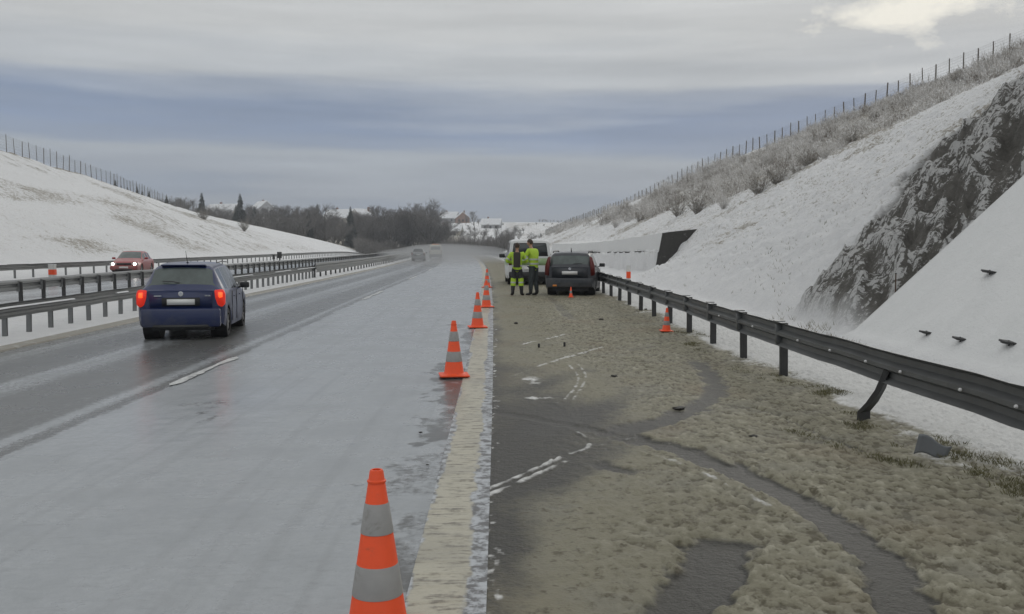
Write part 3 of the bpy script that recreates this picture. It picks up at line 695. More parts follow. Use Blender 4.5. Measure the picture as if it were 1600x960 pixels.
fence('fence', 'wire fence with wooden posts along the top of the right slope', 1, 70, 300, 2.05, 1.95, .075)
fence('fence', 'wire fence with thin posts along the top of the left embankment', -1, 92, 215, 2.2, 2.1, .045)

# ================================================================== CONES
def cone(x, y, z, h, label, lean=0., base=True, rz=0.):
    o = empty('traffic_cone', (x, y, z), rz, label, 'traffic cone', 'orange and white traffic cones')
    k = h / .75; r0, r1 = .135 * k, .030 * k; b0 = .03 * k; rr = lambda t: r0 + (r1 - r0) * t
    H = h - b0; lv = [0, .255, .48, .70, .895]   # band boundaries measured on the nearest cone (from the ground up)
    
    z_ = lambda t: b0 + H * t
    mb = MB()
    mb.lathe([(rr(0) + .035 * k, b0 - .004), (rr(0) + .01 * k, b0 + .006 * k), (rr(.02), z_(.03)), (rr(1), z_(1) - .006 * k), (r1 * .85, z_(1)), (r1 * .62, z_(1)), (r1 * .6, z_(.97))], 40)
    mb.lathe([(rr(.93) + .004 * k, z_(.925)), (rr(.93) + .004 * k, z_(.935)), (rr(.94), z_(.94))], 40)
    mb.build('cone_body', M_orange, o, 40)
    for a, b_ in ((.235, .425), (.615, .80)) if h > .45 else ((.35, .62),):
        s = MB(); s.lathe([(rr(a) + .0005, z_(a)), (rr(a) + .0022 * k, z_(a) + .002), (rr(b_) + .0022 * k, z_(b_) - .002), (rr(b_) + .0005, z_(b_))], 40); s.build('reflective_band', M_conew, o, 40)
    bs = MB(); w_ = .40 * k; bs.box((0, 0, b0 * .5), (w_, w_, b0 * .8), bev=.012 * k); bs.build('base_plate', M_orange, o)
    o.rotation_euler = (lean, lean * .6, rz); return o
for (x, dd, hh, lab, lean) in ((586, 4.02, .75, 'nearest large traffic cone, cut off by the bottom edge of the picture', 0), (709, None, .75, 'second nearest traffic cone, standing at the left edge of the yellowish line', 0),
                         (746, 19.8, .75, 'third traffic cone of the row, beside the edge line', .01), (760, 25.9, .75, 'fourth traffic cone, in front of the farthest one of the row', 0), (761, 37.5, .75, 'farthest traffic cone of the row, partly hidden by the fourth', 0)):
    if dd is None: p = gp(x, 590); dd = p.y
    v = ray(x, 480); X_ = v.x / v.y * dd
    cone(X_, dd, float(zr(dd)) + .014, hh, lab, lean, rz=random.uniform(-.2, .2))
p = at(892, 463, 30.1); cone(p.x, p.y, shoulder_z(p.x, p.y), .34, 'small traffic cone right behind the dark parked car', 0)
p = gp(1041, 521); cone(p.x, p.y, shoulder_z(p.x, p.y), .47, 'small traffic cone in the snow by the guard rail posts', .03)

# ================================================================== DELINEATORS, STAKE, PLATES
def delineator(x, y, z, h, w_, label):
    o = empty('delineator_post', (x, y, z), 0, label, 'road marker', 'delineator posts')
    mb = MB(); a = w_ / 2; d = w_ * .35
    prof = [(-a, -d), (0, -d * 1.5), (a, -d), (a, d), (-a, d)]
    mb.prism(prof, -.2, h, 'XY'); mb.build('body', M_white, o)
    b1 = MB(); b1.prism([(q[0] * 1.04, q[1] * 1.05) for q in prof], h * .42, h * .72, 'XY'); b1.build('reflector_band', M_orange, o)
    c = MB(); c.prism([(q[0] * 1.06, q[1] * 1.06) for q in prof], h, h + .03, 'XY'); c.build('cap', M_snowcap, o)
    return o
p = at(982, 433, 40.0); delineator(p.x, 40.0, ground_z(p.x, 40.0), .95, .17, 'orange and white delineator post behind the right guard rail')
p = at(82, 425, 46.0); delineator(p.x, 46.0, ground_z(p.x, 46.0), .85, .30, 'orange and white delineator post in front of the left embankment rail')
for px, hh, lab in ((428, .85, 'thin dark marker post on the left, just past the blue car'), (437, 1.0, 'small dark box sign on a post beyond the median rail')):
    y = 62.; p = at(px, 405, y); z = ground_z(p.x, y); o = empty('marker_post', (p.x, y, z), 0, lab, 'road marker')
    mb = MB(); mb.tube([(0, 0, -.2), (0, 0, hh + .2)], .04, 8); mb.build('pole', M_post, o)
    mb = MB(); mb.box((0, -.05, hh + .12), (.30 if px > 430 else .16, .06, .42 if px > 430 else .3), bev=.01); mb.build('sign_plate', M_post, o)
p = Vector((7.72, 17.9, 0)); v = ray(1398, 500); y = 18.1; x_ = v.x / v.y * y; z = ground_z(x_, y)
o = empty('iron_stake', (x_, y, z + .02), 0, 'thin rusty iron stake standing at the foot of the dark rock', 'stake')
mb = MB(); mb.tube([(0, 0, -.25), (0, 0, .40)], .013, 8); mb.build('rod', plain('rusty_iron', (.09, .055, .035), .8, .3), o)
mb = MB(); mb.lathe([(0, .41), (.02, .41), (.02, .395), (0, .395)], 10); mb.build('cap', M_rubber, o)
# anchor plates sticking out of the snow covered mat (sight line meets the mat's plane z = .93 (u - 7))
def on_mat(px, py):
    v = ray(px, py); y = 14.
    for _ in range(80):
        t = y / v.y; X_ = v.x * t; Zz = CAM_H + v.z * t; g = ground_z(X_, y) + .1; y += (g - Zz) * -.35 if Zz < g else (Zz - g) * .35
        y = max(6, min(17.8, y))
    t = y / v.y; return Vector((v.x * t, y, ground_z(v.x * t, y) + .1))
for (px, py, w_), lab in zip(((1548, 428, .22), (1578, 539, .20), (1502, 533, .14), (1449, 523, .13)),
        ('highest of the dark anchor plates sticking out of the smooth snow slope', 'rightmost low anchor plate above the guard rail on the smooth snow slope', 'middle low anchor plate on the smooth snow slope', 'leftmost low anchor plate on the smooth snow slope, nearest the rock')):
    p = on_mat(px, py); o = empty('anchor_plate', p, 0, lab, 'anchor plate', 'anchor plates on the smooth snow slope')
    o.rotation_euler = (.08, R(8), R(random.uniform(-8, 8)))
    mb = MB(); mb.box((-.04, 0, .035), (.16, w_ * 1.1, .03), bev=.004); mb.box((w_ * -.1, 0, .018), (w_, .09, .02), bev=.003); mb.build('plate', M_post, o)
    mb = MB(); mb.tube([(.02, 0, -.12), (-.03, 0, .06)], .014, 8); mb.build('rod', M_post, o)
# ================================================================== VEHICLES
def carpaint(name, c, rough=.32, coat=.6, metal=.0, dirt=(.20, .195, .185), amt=.52):
    m, t, b = mat(name); P = coords(t); n = noise(t, P, 2.5, 6, .65); n2 = noise(t, P, 22, 4, .6)
    s = N(t, 'ShaderNodeSeparateXYZ'); t.links.new(P, s.inputs[0])
    low = math_n(t, 'SUBTRACT', 1.0, math_n(t, 'MULTIPLY', s.outputs[2], 1.15), True)     # road film thickest near the sills
    f = sstep(t, math_n(t, 'ADD', n, math_n(t, 'MULTIPLY', low, .38)), amt, amt + .35)
    base = mixc(t, n2, tuple(x * .9 for x in c), tuple(min(1, x * 1.1) for x in c))
    t.links.new(mixc(t, math_n(t, 'MULTIPLY', f, .55), base, dirt), b.inputs['Base Color'])
    t.links.new(math_n(t, 'ADD', rough, math_n(t, 'MULTIPLY', f, .35), True), b.inputs['Roughness'])
    b.inputs['Metallic'].default_value = metal
    t.links.new(math_n(t, 'MULTIPLY', math_n(t, 'SUBTRACT', 1.0, f), coat), b.inputs['Coat Weight']); b.inputs['Coat Roughness'].default_value = .1
    return m
M_glass = plain('dark_window_glass', (.028, .036, .037), .10, var=.1, spec=.7)
M_glass_l = plain('reflection_toned_glass', (.075, .095, .09), .16, var=.75, scale=2.6, spec=.6)  # opaque; lighter reflections and light through the pane painted in as noise
M_red = plain('red_tail_lens', (.12, .012, .009), .35, spec=.5)
M_redlit = plain('lit_red_tail_lamp', (.8, .03, .02), .3, emit=(1, .05, .02), es=.28)
M_redhot = plain('bright_tail_bulb', (.9, .1, .03), .3, emit=(1, .14, .03), es=1.1)
M_head = plain('lit_headlamp', (.9, .9, .85), .2, emit=(1, .97, .88), es=9)
M_lens = plain('clear_lamp_lens', (.42, .43, .42), .15, spec=.8)
M_amb = plain('amber_lens', (.7, .24, .03), .3)
M_plate = plain('blank_number_plate', (.72, .72, .70), .4, var=.06)
M_alloy = plain('wheel_rim_grey', (.28, .28, .28), .4, .5, .25, 10)
M_chrome = plain('worn_chrome', (.55, .56, .57), .25, .8, .1)
M_seat = plain('dark_seat_cloth', (.035, .035, .038), .9)
M_roofrim = plain('snowy_film', (.5, .5, .5), .6)

def car(name, label, cat, loc, rz, P, group=None):
    """x = along the car from the rear bumper (0) to the front (L); y = across, z = up.  P holds the outline."""
    o = empty(name, loc, rz, label, cat, group)
    L, W = P['L'], P['W']; hw = W / 2
    xs = np.unique(np.round(np.concatenate([np.linspace(0, .12, 5), np.linspace(.12, .6, 9), np.arange(.6, L - .5, .07), np.linspace(L - .5, L - .08, 8), np.linspace(L - .08, L, 4)] + [np.array(P['px'])]), 4))
    f = lambda k, x: float(np.interp(x, [a for a, _ in P[k]], [b for _, b in P[k]]))
    wr, wa = P['wheel_r'], P['axles']
    ring = []
    for x in xs:
        zc, wb, zb, wt = f('top', x), f('wid', x) * hw, f('belt', x), f('tumble', x) * hw
        zb = min(zb, zc - .012); sill = f('sill', x)
        for ax in wa:
            d = abs(x - ax); R_ = wr + .055
            if d < R_: sill = max(sill, math.sqrt(R_ * R_ - d * d) + wr * .98)
        sill = min(sill, zb - .1); zm = sill + (zb - sill) * .5
        g = zc - zb; crown = min(.055, g * .35)
        e = 1 if g > .2 else g / .2
        wt_ = wt * e + (wb - .035) * (1 - e)
        pts = [(wb * .965, sill), (wb * .995, sill + (zm - sill) * .45), (wb, zm), (wb * .99, zb - .10 * (zb - sill) / .55), (wb * .962, zb),
               (wb * .962 + (wt_ - wb * .962) * .10, zb + g * .07), (wb * .962 + (wt_ - wb * .962) * .88, zb + (g - crown) * .90), (wt_ - .015, zc - crown), (wt_ * .86, zc - crown * .36), (wt_ * .45, zc - crown * .06), (0, zc)]
        ring.append([(x, -a, b_) for a, b_ in pts] + [(x, a, b_) for a, b_ in pts[:-1][::-1]])
    m = len(ring[0]); vs = [v for r in ring for v in r]
    side_ranges, ws, rg = P['side_win'], P['windshield'], P['rear_win']
    body, glassf, parts = [], {}, {}
    for i in range(len(xs) - 1):
        xm = (xs[i] + xs[i + 1]) / 2
        for j in range(m - 1):
            q = (i * m + j, i * m + j + 1, (i + 1) * m + j + 1, (i + 1) * m + j)
            jj = j if j < m // 2 else m - 2 - j
            key = None
            zc, zb = f('top', xm), f('belt', xm)
            if jj == 5:
                for k, (a, b_) in enumerate(side_ranges):
                    if a < xm < b_: key = ('side_window', k, j < m // 2)
            if jj >= 8 or (jj == 7 and P.get('wide_glass', True)):
                if ws[0] < xm < ws[1]: key = ('windshield', 0, 0)
                if rg and rg[0] < xm < rg[1]: key = ('rear_window', 0, 0)
            if key: glassf.setdefault(key, []).append(q)
            else: body.append(q)
    body.append(tuple(range(m))[::-1]); body.append(tuple((len(xs) - 1) * m + j for j in range(m)))
    def sub(nm, fs, mt, inset=0., parent=o):
        used = sorted({i for q in fs for i in q}); mp_ = {a: b_ for b_, a in enumerate(used)}
        mb = MB(); mb.v = [vs[i] for i in used]; mb.f = [tuple(mp_[i] for i in q) for q in fs]; mb.mi = [0] * len(fs)
        ob = mb.build(nm, mt, parent, 32); return ob
    bo = sub('body', body, P['paint'])
    bv = bo.modifiers.new('b', 'BEVEL'); bv.width = .012; bv.segments = 2; bv.limit_method = 'ANGLE'; bv.angle_limit = R(40)
    for key, fs in glassf.items(): sub(key[0], fs, P.get('glass_' + key[0], M_glass))
    # underbody and wheel wells
    mb = MB(); mb.box((L / 2, 0, .30), (L - .5, W * .70, .26)); mb.build('underbody', M_blk, o)
    for ax in wa:
        for s in (-1, 1): mb = MB(); mb.lathe([(0, s * (hw - .34)), (wr + .05, s * (hw - .34)), (wr + .052, s * (hw - .035))], 20, (ax, 0, wr), 'Y'); mb.build('wheel_well', M_blk, o)
    # arch trims
    for ax in wa:
        for s in (-1, 1):
            wh = MB(); w_ = .19; c = (0, 0, 0)
            wh.lathe([(wr * .62, -w_ / 2), (wr * .90, -w_ / 2), (wr * .985, -w_ * .36), (wr, 0), (wr * .985, w_ * .36), (wr * .90, w_ / 2), (wr * .62, w_ / 2)], 28, c, 'Y')
            wo_ = empty('wheel', (ax, s * (hw - .125), wr)); wo_.parent = o
            ty = wh.build('tyre', M_rubber, wo_)
            rm = MB(); rm.lathe([(wr * .64, -.07), (wr * .60, s * .02), (wr * .50, s * .055), (wr * .14, s * .07), (0, s * .075)], 28, c, 'Y')
            for k in range(7):
                a = 2 * math.pi * k / 7; rm.box((math.cos(a) * wr * .36, s * .072, math.sin(a) * wr * .36), (wr * .46, .02, .05), Matrix.Rotation(-a, 3, 'Y'))
            rm.build('rim', M_alloy, wo_)
    return o, f
def along(o, name, f, x0, side, W, z0, z1, out, mt): pass
def mirror(o, x, y, z, s, mt=M_blk, k=1.):
    mb = MB(); mb.box((x, y + s * .11 * k, z + .03), (.09 * k, .20 * k, .13 * k), bev=.03 * k); mb.tube([(x - .0, y - s * .03, z - .03), (x, y + s * .05, z)], .022, 8)
    return mb.build('wing_mirror', mt, o)
def quadpatch(o, name, outline, x, mt, thick=.03, bev=.008):     # panel lying on the rear or front face, outline in (y, z)
    bm = bmesh.new(); vsf = [bm.verts.new((x, a, b_)) for a, b_ in outline]; bm.faces.new(vsf)
    r = bmesh.ops.extrude_face_region(bm, geom=bm.faces[:]); bmesh.ops.translate(bm, vec=(thick, 0, 0), verts=[v for v in r['geom'] if isinstance(v, bmesh.types.BMVert)])
    bmesh.ops.recalc_face_normals(bm, faces=bm.faces); bmesh.ops.bevel(bm, geom=bm.edges[:], offset=bev, segments=2, affect='EDGES')
    me = bpy.data.meshes.new(name); bm.to_mesh(me); bm.free(); return link_mesh(name, me, mt, o)

# ---------------------------------------------------------------- blue hatchback (seen from behind)
blue = carpaint('dark_blue_paint', (.007, .018, .080), .34, .35, dirt=(.10, .105, .12), amt=.60)
HATCH = dict(L=3.99, W=1.66, wheel_r=.30, axles=(.66, 3.12), paint=blue, px=[.02, .05, .45, 1.15, 1.25, 2.05, 2.15, 3.4],
    top=[(0, .97), (.03, .985), (.10, 1.06), (.38, 1.435), (.44, 1.465), (.8, 1.50), (1.5, 1.52), (2.1, 1.47), (2.35, 1.41), (3.02, 1.0), (3.1, .98), (3.6, .90), (3.85, .78), (3.96, .62), (3.99, .55)],
    wid=[(0, .86), (.03, .93), (.12, .985), (.4, 1.0), (3.3, 1.0), (3.7, .93), (3.93, .80), (3.99, .70)],
    belt=[(0, .93), (.1, .95), (1.0, .93), (2.9, .89), (3.99, .55)],
    tumble=[(0, .79), (.1, .745), (.45, .655), (1.2, .69), (2.2, .70), (3.0, .80), (3.99, .8)],
    sill=[(0, .34), (.15, .27), (.5, .22), (3.5, .2), (3.85, .24), (3.99, .3)],
    side_win=((.42, .80), (.88, 1.62), (1.70, 2.62)), windshield=(2.33, 3.0), rear_win=(.12, .385), glass_rear_window=M_glass_l)
def hatch_details(o, f, paint, tail, lit=True, spoiler=True):
    hw = .83
    for s in (-1, 1):
        out = [(s * .63, .975), (s * .79, .985), (s * .828, .90), (s * .825, .70), (s * .765, .64), (s * .69, .68), (s * .645, .82)]
        lamp = quadpatch(o, 'tail_lamp', out, -.018, tail, .12, .012)
        if lit: quadpatch(lamp, 'bulb', [(s * .70, .935), (s * .785, .935), (s * .79, .83), (s * .71, .825)], -.026, M_redhot if s > 0 or 1 else tail, .02, .008)
    mb = MB(); mb.box((-.01, 0, .44), (.14, 1.50, .38), bev=.06); bmp_ = mb.build('bumper', paint, o)
    quadpatch(bmp_, 'lower_trim', [(-.55, .235), (.55, .235), (.50, .31), (-.50, .31)], -.088, M_blk, .06, .01)
    quadpatch(o, 'tailgate', [(-.60, .60), (.60, .60), (.615, .955), (-.615, .955)], -.012, paint, .05, .02)
    pr = quadpatch(o, 'number_plate_recess', [(-.36, .66), (.36, .66), (.36, .83), (-.36, .83)], -.018, M_blk, .03, .006)
    quadpatch(pr, 'number_plate', [(-.26, .69), (.26, .69), (.26, .80), (-.26, .80)], -.026, M_plate, .01, .003)
    mb = MB(); mb.lathe([(0, -.028), (.042, -.028), (.05, -.02), (.05, -.0)], 20, (0, 0, .90), 'X'); mb.build('badge', M_chrome, o)
    mb = MB()
    for k in range(4): mb.box((-.016, -.46 - .028 * k, .865), (.01, .016, .026))
    mb.build('lettering', M_chrome, o)
    mb = MB(); mb.box((-.016, .43, .865), (.01, .14, .02)); mb.build('lettering', M_chrome, o)
    mb = MB(); mb.box((.385, 0, 1.452), (.14, .86, .026), Matrix.Rotation(.12, 3, 'Y'), bev=.012)
    mb.build('roof_spoiler', paint, o)
    mb = MB(); mb.tube([(.78, .0, 1.49), (.60, .0, 1.74)], [.007, .004], 6); mb.lathe([(0, 1.52), (.02, 1.515), (.028, 1.49)], 12, (.79, 0, 0)); mb.build('aerial', M_blk, o)
    mb = MB(); mb.tube([(.155, 0, 1.10), (.10, .16, 1.14), (.125, .36, 1.15)], .009, 6); mb.box((.16, 0, 1.09), (.05, .06, .05), bev=.01); mb.build('wiper', M_blk, o)
    for s in (-1, 1):
        mirror(o, 2.50, s * .80, .96, s)
        mb = MB(); mb.tube([(.7, s * .585, 1.50), (1.2, s * .595, 1.52), (2.0, s * .59, 1.505)], .012, 6); mb.build('roof_trim', M_blk, o)
        for x in (1.42,  2.33):
            mb = MB(); mb.box((x, s * .825, .80), (.17, .03, .028), bev=.008); mb.build('door_handle', paint, o)
    for s in (-1, 1):
        mb = MB(); mb.box((.20 + .13 * 1.0, s * .38, 1.19), (.02, .24, .17), Matrix.Rotation(.62, 3, 'Y'), bev=.008)
    mb = MB(); mb.tube([(-.03, -.52, .25), (.3, -.52, .26)], .03, 10); mb.build('exhaust', M_steel, o)
Yb = 18.15; vb = ray(283, 480); Xb = vb.x / vb.y * Yb
o, f = car('car', 'dark blue hatchback driving away in the left lane with red tail lamps lit', 'car', (Xb, Yb, surf(Xb, Yb) + .004), R(98.5), HATCH)
hatch_details(o, f, blue, M_redlit)
# door seams
def seams(o, xs_, W, z0=.3, z1=.92):
    mb = MB()
    for x in xs_:
        for s in (-1, 1): mb.box((x, s * (W / 2 + .0), (z0 + z1) / 2), (.010, .012, z1 - z0))
    mb.build('door_seams', M_blk, o)
seams(o, (1.05, 1.72, 2.78), 1.66)

# ---------------------------------------------------------------- dark estate parked against the rail
dark = carpaint('dark_grey_blue_paint', (.014, .018, .025), .42, .35, dirt=(.12, .12, .12), amt=.5)
WAG = dict(L=4.24, W=1.68, wheel_r=.30, axles=(.80, 3.27), paint=dark, px=[.02, .05, .3, .35],
    top=[(0, .99), (.03, 1.0), (.08, 1.06), (.26, 1.40), (.32, 1.455), (.7, 1.49), (1.7, 1.50), (2.3, 1.47), (2.6, 1.40), (3.25, 1.0), (3.35, .98), (3.9, .88), (4.12, .74), (4.24, .55)],
    wid=[(0, .88), (.03, .94), (.12, .985), (.4, 1.0), (3.5, 1.0), (3.9, .93), (4.15, .80), (4.24, .70)],
    belt=[(0, .94), (1.0, .93), (3.0, .89), (4.24, .55)], tumble=[(0, .84), (.1, .80), (.32, .74), (1.2, .735), (2.4, .73), (3.3, .80), (4.24, .8)],
    sill=[(0, .33), (.15, .26), (.5, .20), (3.8, .2), (4.24, .3)],
    side_win=((.40, 1.02), (1.10, 1.85), (1.93, 2.85)), windshield=(2.58, 3.24), rear_win=(.085, .27), glass_rear_window=M_glass_l)
Yk = 31.0; vk = ray(890, 480); Xk = vk.x / vk.y * Yk
o, f = car('car', 'dark estate car with roof rails standing by the right guard rail', 'car', (Xk, Yk, float(zr(Yk)) + .01), R(90 - 9.5), WAG)
for s in (-1, 1):
    quadpatch(o, 'tail_lamp', [(s * .66, 1.34), (s * .74, 1.30), (s * .83, 1.0), (s * .84, .72), (s * .70, .68), (s * .69, .95), (s * .67, 1.1)], -.016, M_red, .16, .012)
    mirror(o, 2.72, s * .82, .98, s)
    mb = MB(); mb.tube([(.45, s * .60, 1.47), (.55, s * .60, 1.505), (2.2, s * .60, 1.515), (2.3, s * .60, 1.47)], .022, 8); mb.build('roof_rail', M_blk, o)
    for x in (1.65, 2.5): mb = MB(); mb.box((x, s * .832, .80), (.17, .03, .028), bev=.008); mb.build('door_handle', dark, o)
mb = MB(); mb.box((-.03, 0, .46), (.16, 1.56, .32), bev=.05); mb.build('bumper', dark, o)
quadpatch(o, 'tailgate', [(-.62, .58), (.62, .58), (.63, .97), (-.63, .97)], -.012, dark, .05, .02)
quadpatch(o, 'number_plate', [(-.26, .73), (.26, .73), (.26, .84), (-.26, .84)], -.022, M_plate, .01, .003)
mb = MB(); mb.lathe([(0, -.03), (.045, -.03), (.05, 0)], 16, (0, 0, .92), 'X'); mb.build('badge', M_chrome, o)
mb = MB(); mb.tube([(.60, 0, 1.49), (.50, 0, 1.62)], [.02, .008], 8); mb.build('aerial', M_blk, o)
mb = MB(); mb.tube([(.11, 0, 1.06), (.08, -.2, 1.10), (.1, -.4, 1.10)], .009, 6); mb.build('wiper', M_blk, o)
quadpatch(o, 'fog_lamp', [(.42, .33), (.56, .33), (.56, .39), (.42, .39)], -.125, M_amb, .03, .006)
seams(o, (1.2, 1.88, 2.9), 1.68)

# ---------------------------------------------------------------- white van with a green band
vanw = carpaint('white_van_paint', (.62, .63, .62), .35, .5, dirt=(.33, .32, .29), amt=.62)
M_green = plain('green_reflective_band', (.28, .40, .20), .45, var=.2, scale=5, dirt=((.40, .42, .33), .45))
VAN = dict(L=4.89, W=1.90, wheel_r=.335, axles=(.95, 3.95), paint=vanw, px=[.02, .05],
    top=[(0, 1.88), (.03, 1.93), (.15, 1.965), (1.0, 1.99), (3.2, 1.96), (3.6, 1.88), (4.35, 1.22), (4.45, 1.16), (4.75, 1.0), (4.85, .8), (4.89, .6)],
    wid=[(0, .93), (.03, .965), (.12, 1.0), (4.2, 1.0), (4.6, .95), (4.8, .85), (4.89, .75)],
    belt=[(0, 1.18), (3.5, 1.12), (4.4, 1.05), (4.89, .6)], tumble=[(0, .84), (.15, .85), (3.3, .82), (4.4, .84), (4.89, .8)],
    sill=[(0, .36), (.3, .27), (4.5, .25), (4.89, .3)],
    side_win=((.35, 1.5), (1.65, 2.75), (2.9, 3.9)), windshield=(3.58, 4.36), rear_win=None)
Yv = 39.5; vv = ray(828, 480); Xv = vv.x / vv.y * Yv
o, f = car('van', 'white van with green band parked in front of the dark estate car', 'van', (Xv, Yv, float(zr(Yv)) + .004), R(91.5), VAN)
rw = quadpatch(o, 'rear_window', [(-.76, 1.26), (.76, 1.26), (.70, 1.74), (.66, 1.80), (-.66, 1.80), (-.70, 1.74)], -.012, M_glass, .05, .03)
quadpatch(o, 'window_surround', [(-.80, 1.22), (.80, 1.22), (.73, 1.77), (.68, 1.84), (-.68, 1.84), (-.73, 1.77)], -.006, M_blk, .04, .03)
quadpatch(o, 'green_band', [(-.90, .86), (.90, .86), (.885, 1.17), (-.885, 1.17)], -.010, M_green, .06, .01)
mb = MB(); mb.box((-.05, 0, .47), (.18, 1.80, .24), bev=.05); mb.build('bumper', M_blk, o)
quadpatch(o, 'number_plate', [(-.26, .66), (.26, .66), (.26, .77), (-.26, .77)], -.03, M_plate, .03, .003)
for s in (-1, 1):
    quadpatch(o, 'tail_lamp', [(s * .78, .88), (s * .915, .88), (s * .90, 1.22), (s * .80, 1.22)], -.03, M_red, .10, .012)
    mirror(o, 3.75, s * .93, 1.22, s, k=1.35)
    gb = MB(); gb.box((2.1, s * .952, .98), (3.6, .012, .26), bev=.004); gb.build('green_band', M_green, o)
mb = MB(); mb.box((.05, 0, 1.90), (.06, .3, .03), bev=.008); mb.build('brake_lamp', M_red, o)

# ---------------------------------------------------------------- red car coming the other way
redp = carpaint('faded_red_paint', (.30, .035, .035), .4, .4, dirt=(.28, .24, .22), amt=.5)
SED = dict(L=4.35, W=1.70, wheel_r=.30, axles=(.85, 3.45), paint=redp, px=[.02, .05],
    top=[(0, .88), (.05, .93), (.35, 1.0), (.9, 1.36), (1.3, 1.42), (2.2, 1.42), (2.45, 1.36), (3.15, .97), (3.3, .94), (4.0, .82), (4.2, .74), (4.35, .60)],
    wid=[(0, .80), (.05, .90), (.2, .97), (.6, 1.0), (3.5, 1.0), (4.0, .97), (4.25, .90), (4.35, .84)],
    belt=[(0, .83), (1, .88), (3.0, .87), (4.35, .55)], tumble=[(0, .80), (.9, .70), (1.5, .70), (2.4, .71), (3.15, .82), (4.35, .86)],
    sill=[(0, .34), (.2, .26), (4.1, .2), (4.35, .26)],
    side_win=((.95, 1.40), (1.48, 2.1), (2.18, 2.85)), windshield=(2.43, 3.14), rear_win=(.38, .90), glass_windshield=M_glass_l)
Yc = 56.; vc = ray(204, 480); Xc = vc.x / vc.y * Yc
o, f = car('car', 'red car with bright headlights coming towards the camera on the opposite carriageway', 'car', (Xc - .9, Yc + 4.2, ground_z(Xc, Yc) + .06), R(-90 + 8), SED)
for s in (-1, 1):
    hl = quadpatch(o, 'headlight', [(s * .44, .56), (s * .80, .56), (s * .80, .71), (s * .46, .71)], 4.28, M_lens, .075, .015)
    mb = MB(); mb.lathe([(0, .02), (.07, .015), (.085, 0)], 16, (4.36, s * .62, .635), 'X'); mb.build('bulb', M_head, hl)
    mirror(o, 2.85, s * .84, .94, s, redp)
mb = MB(); mb.box((4.31, 0, .40), (.20, 1.60, .24), bev=.05); mb.build('bumper', redp, o)
quadpatch(o, 'grille', [(-.40, .58), (.40, .58), (.42, .70), (-.42, .70)], 4.31, M_blk, .06, .01)
quadpatch(o, 'number_plate', [(-.26, .38), (.26, .38), (.26, .48), (-.26, .48)], 4.405, M_plate, .02, .003)
quadpatch(o, 'lower_grille', [(-.5, .27), (.5, .27), (.46, .34), (-.46, .34)], 4.39, M_blk, .03, .006)
# ---------------------------------------------------------------- distant vehicles in the spray
greyp = carpaint('silver_grey_paint', (.20, .21, .22), .4, .4)
G = dict(HATCH); G['paint'] = greyp; G['glass_rear_window'] = M_glass
Yg = 112.; vg = ray(654, 480)
o, f = car('car', 'small grey car far ahead in the road spray', 'car', (vg.x / vg.y * Yg, Yg, surf(vg.x / vg.y * Yg, Yg)), R(93), G)
hatch_details(o, f, greyp, M_red, lit=False)
G2 = dict(VAN); G2['paint'] = carpaint('cream_van_paint', (.52, .50, .40), .45, .3)
Yg = 135.; vg = ray(681, 480)
o, f = car('van', 'pale van with yellowish roof far ahead beyond the small grey car', 'van', (vg.x / vg.y * Yg, Yg, surf(vg.x / vg.y * Yg, Yg)), R(94), G2)
quadpatch(o, 'rear_window', [(-.74, 1.24), (.74, 1.24), (.68, 1.76), (-.68, 1.76)], -.012, M_glass, .05, .03)
mb = MB(); mb.box((-.05, 0, .47), (.18, 1.80, .24), bev=.05); mb.build('bumper', M_blk, o)
mb = MB(); mb.box((.5, 0, 2.03), (.25, 1.1, .12), bev=.03); mb.build('roof_light_bar', M_amb, o)
for s in (-1, 1): quadpatch(o, 'tail_lamp', [(s * .78, .80), (s * .915, .80), (s * .90, 1.15), (s * .80, 1.15)], -.03, M_red, .10, .012)
# ================================================================== TREES, SHRUBS, SCRUB
def bark_mat(name, c1, c2, frost, fs=.0, clump=None):
    m, t, b = mat(name); P = coords(t); n = noise(t, P, 1.2, 5, .6); n2 = noise(t, P, 9, 3, .6)
    c = mixc(t, n, c1, c2); c = mixc(t, math_n(t, 'MULTIPLY', sstep(t, n2, .42, .62), fs), c, frost)
    if clump: n3 = noise(t, P, .42, 4, .65); c = mixc(t, math_n(t, 'MULTIPLY', sstep(t, n3, .50, .60), .8), c, clump)
    t.links.new(c, b.inputs['Base Color']); b.inputs['Roughness'].default_value = .9; b.inputs['Specular IOR Level'].default_value = .1; return m
M_bark = bark_mat('winter_bark', (.060, .052, .042), (.12, .105, .085), (.5, .5, .5), .15)
M_twig = bark_mat('bare_twigs', (.075, .066, .055), (.14, .125, .105), (.55, .55, .56), .40)
M_fir = bark_mat('dark_fir_needles', (.018, .028, .022), (.045, .058, .045), (.55, .57, .58), .22)
M_bush = bark_mat('frosted_brush', (.36, .335, .30), (.60, .575, .54), (.88, .88, .88), 1.0, (.17, .145, .115))
M_bushd = bark_mat('dark_dry_brush', (.13, .115, .09), (.25, .225, .185), (.7, .7, .7), .5)
M_drygrass = plain('dry_grass_blades', (.22, .20, .145), .9, var=.4, scale=3)
def strip(mb, a, b_, w_):
    d = (b_ - a); n = d.cross(Vector((random.uniform(-1, 1), random.uniform(-1, 1), random.uniform(-.3, .3)))).normalized() * w_ * .5
    mb.add([a - n, a + n, b_ + n * .35, b_ - n * .35], [(0, 1, 2, 3)])
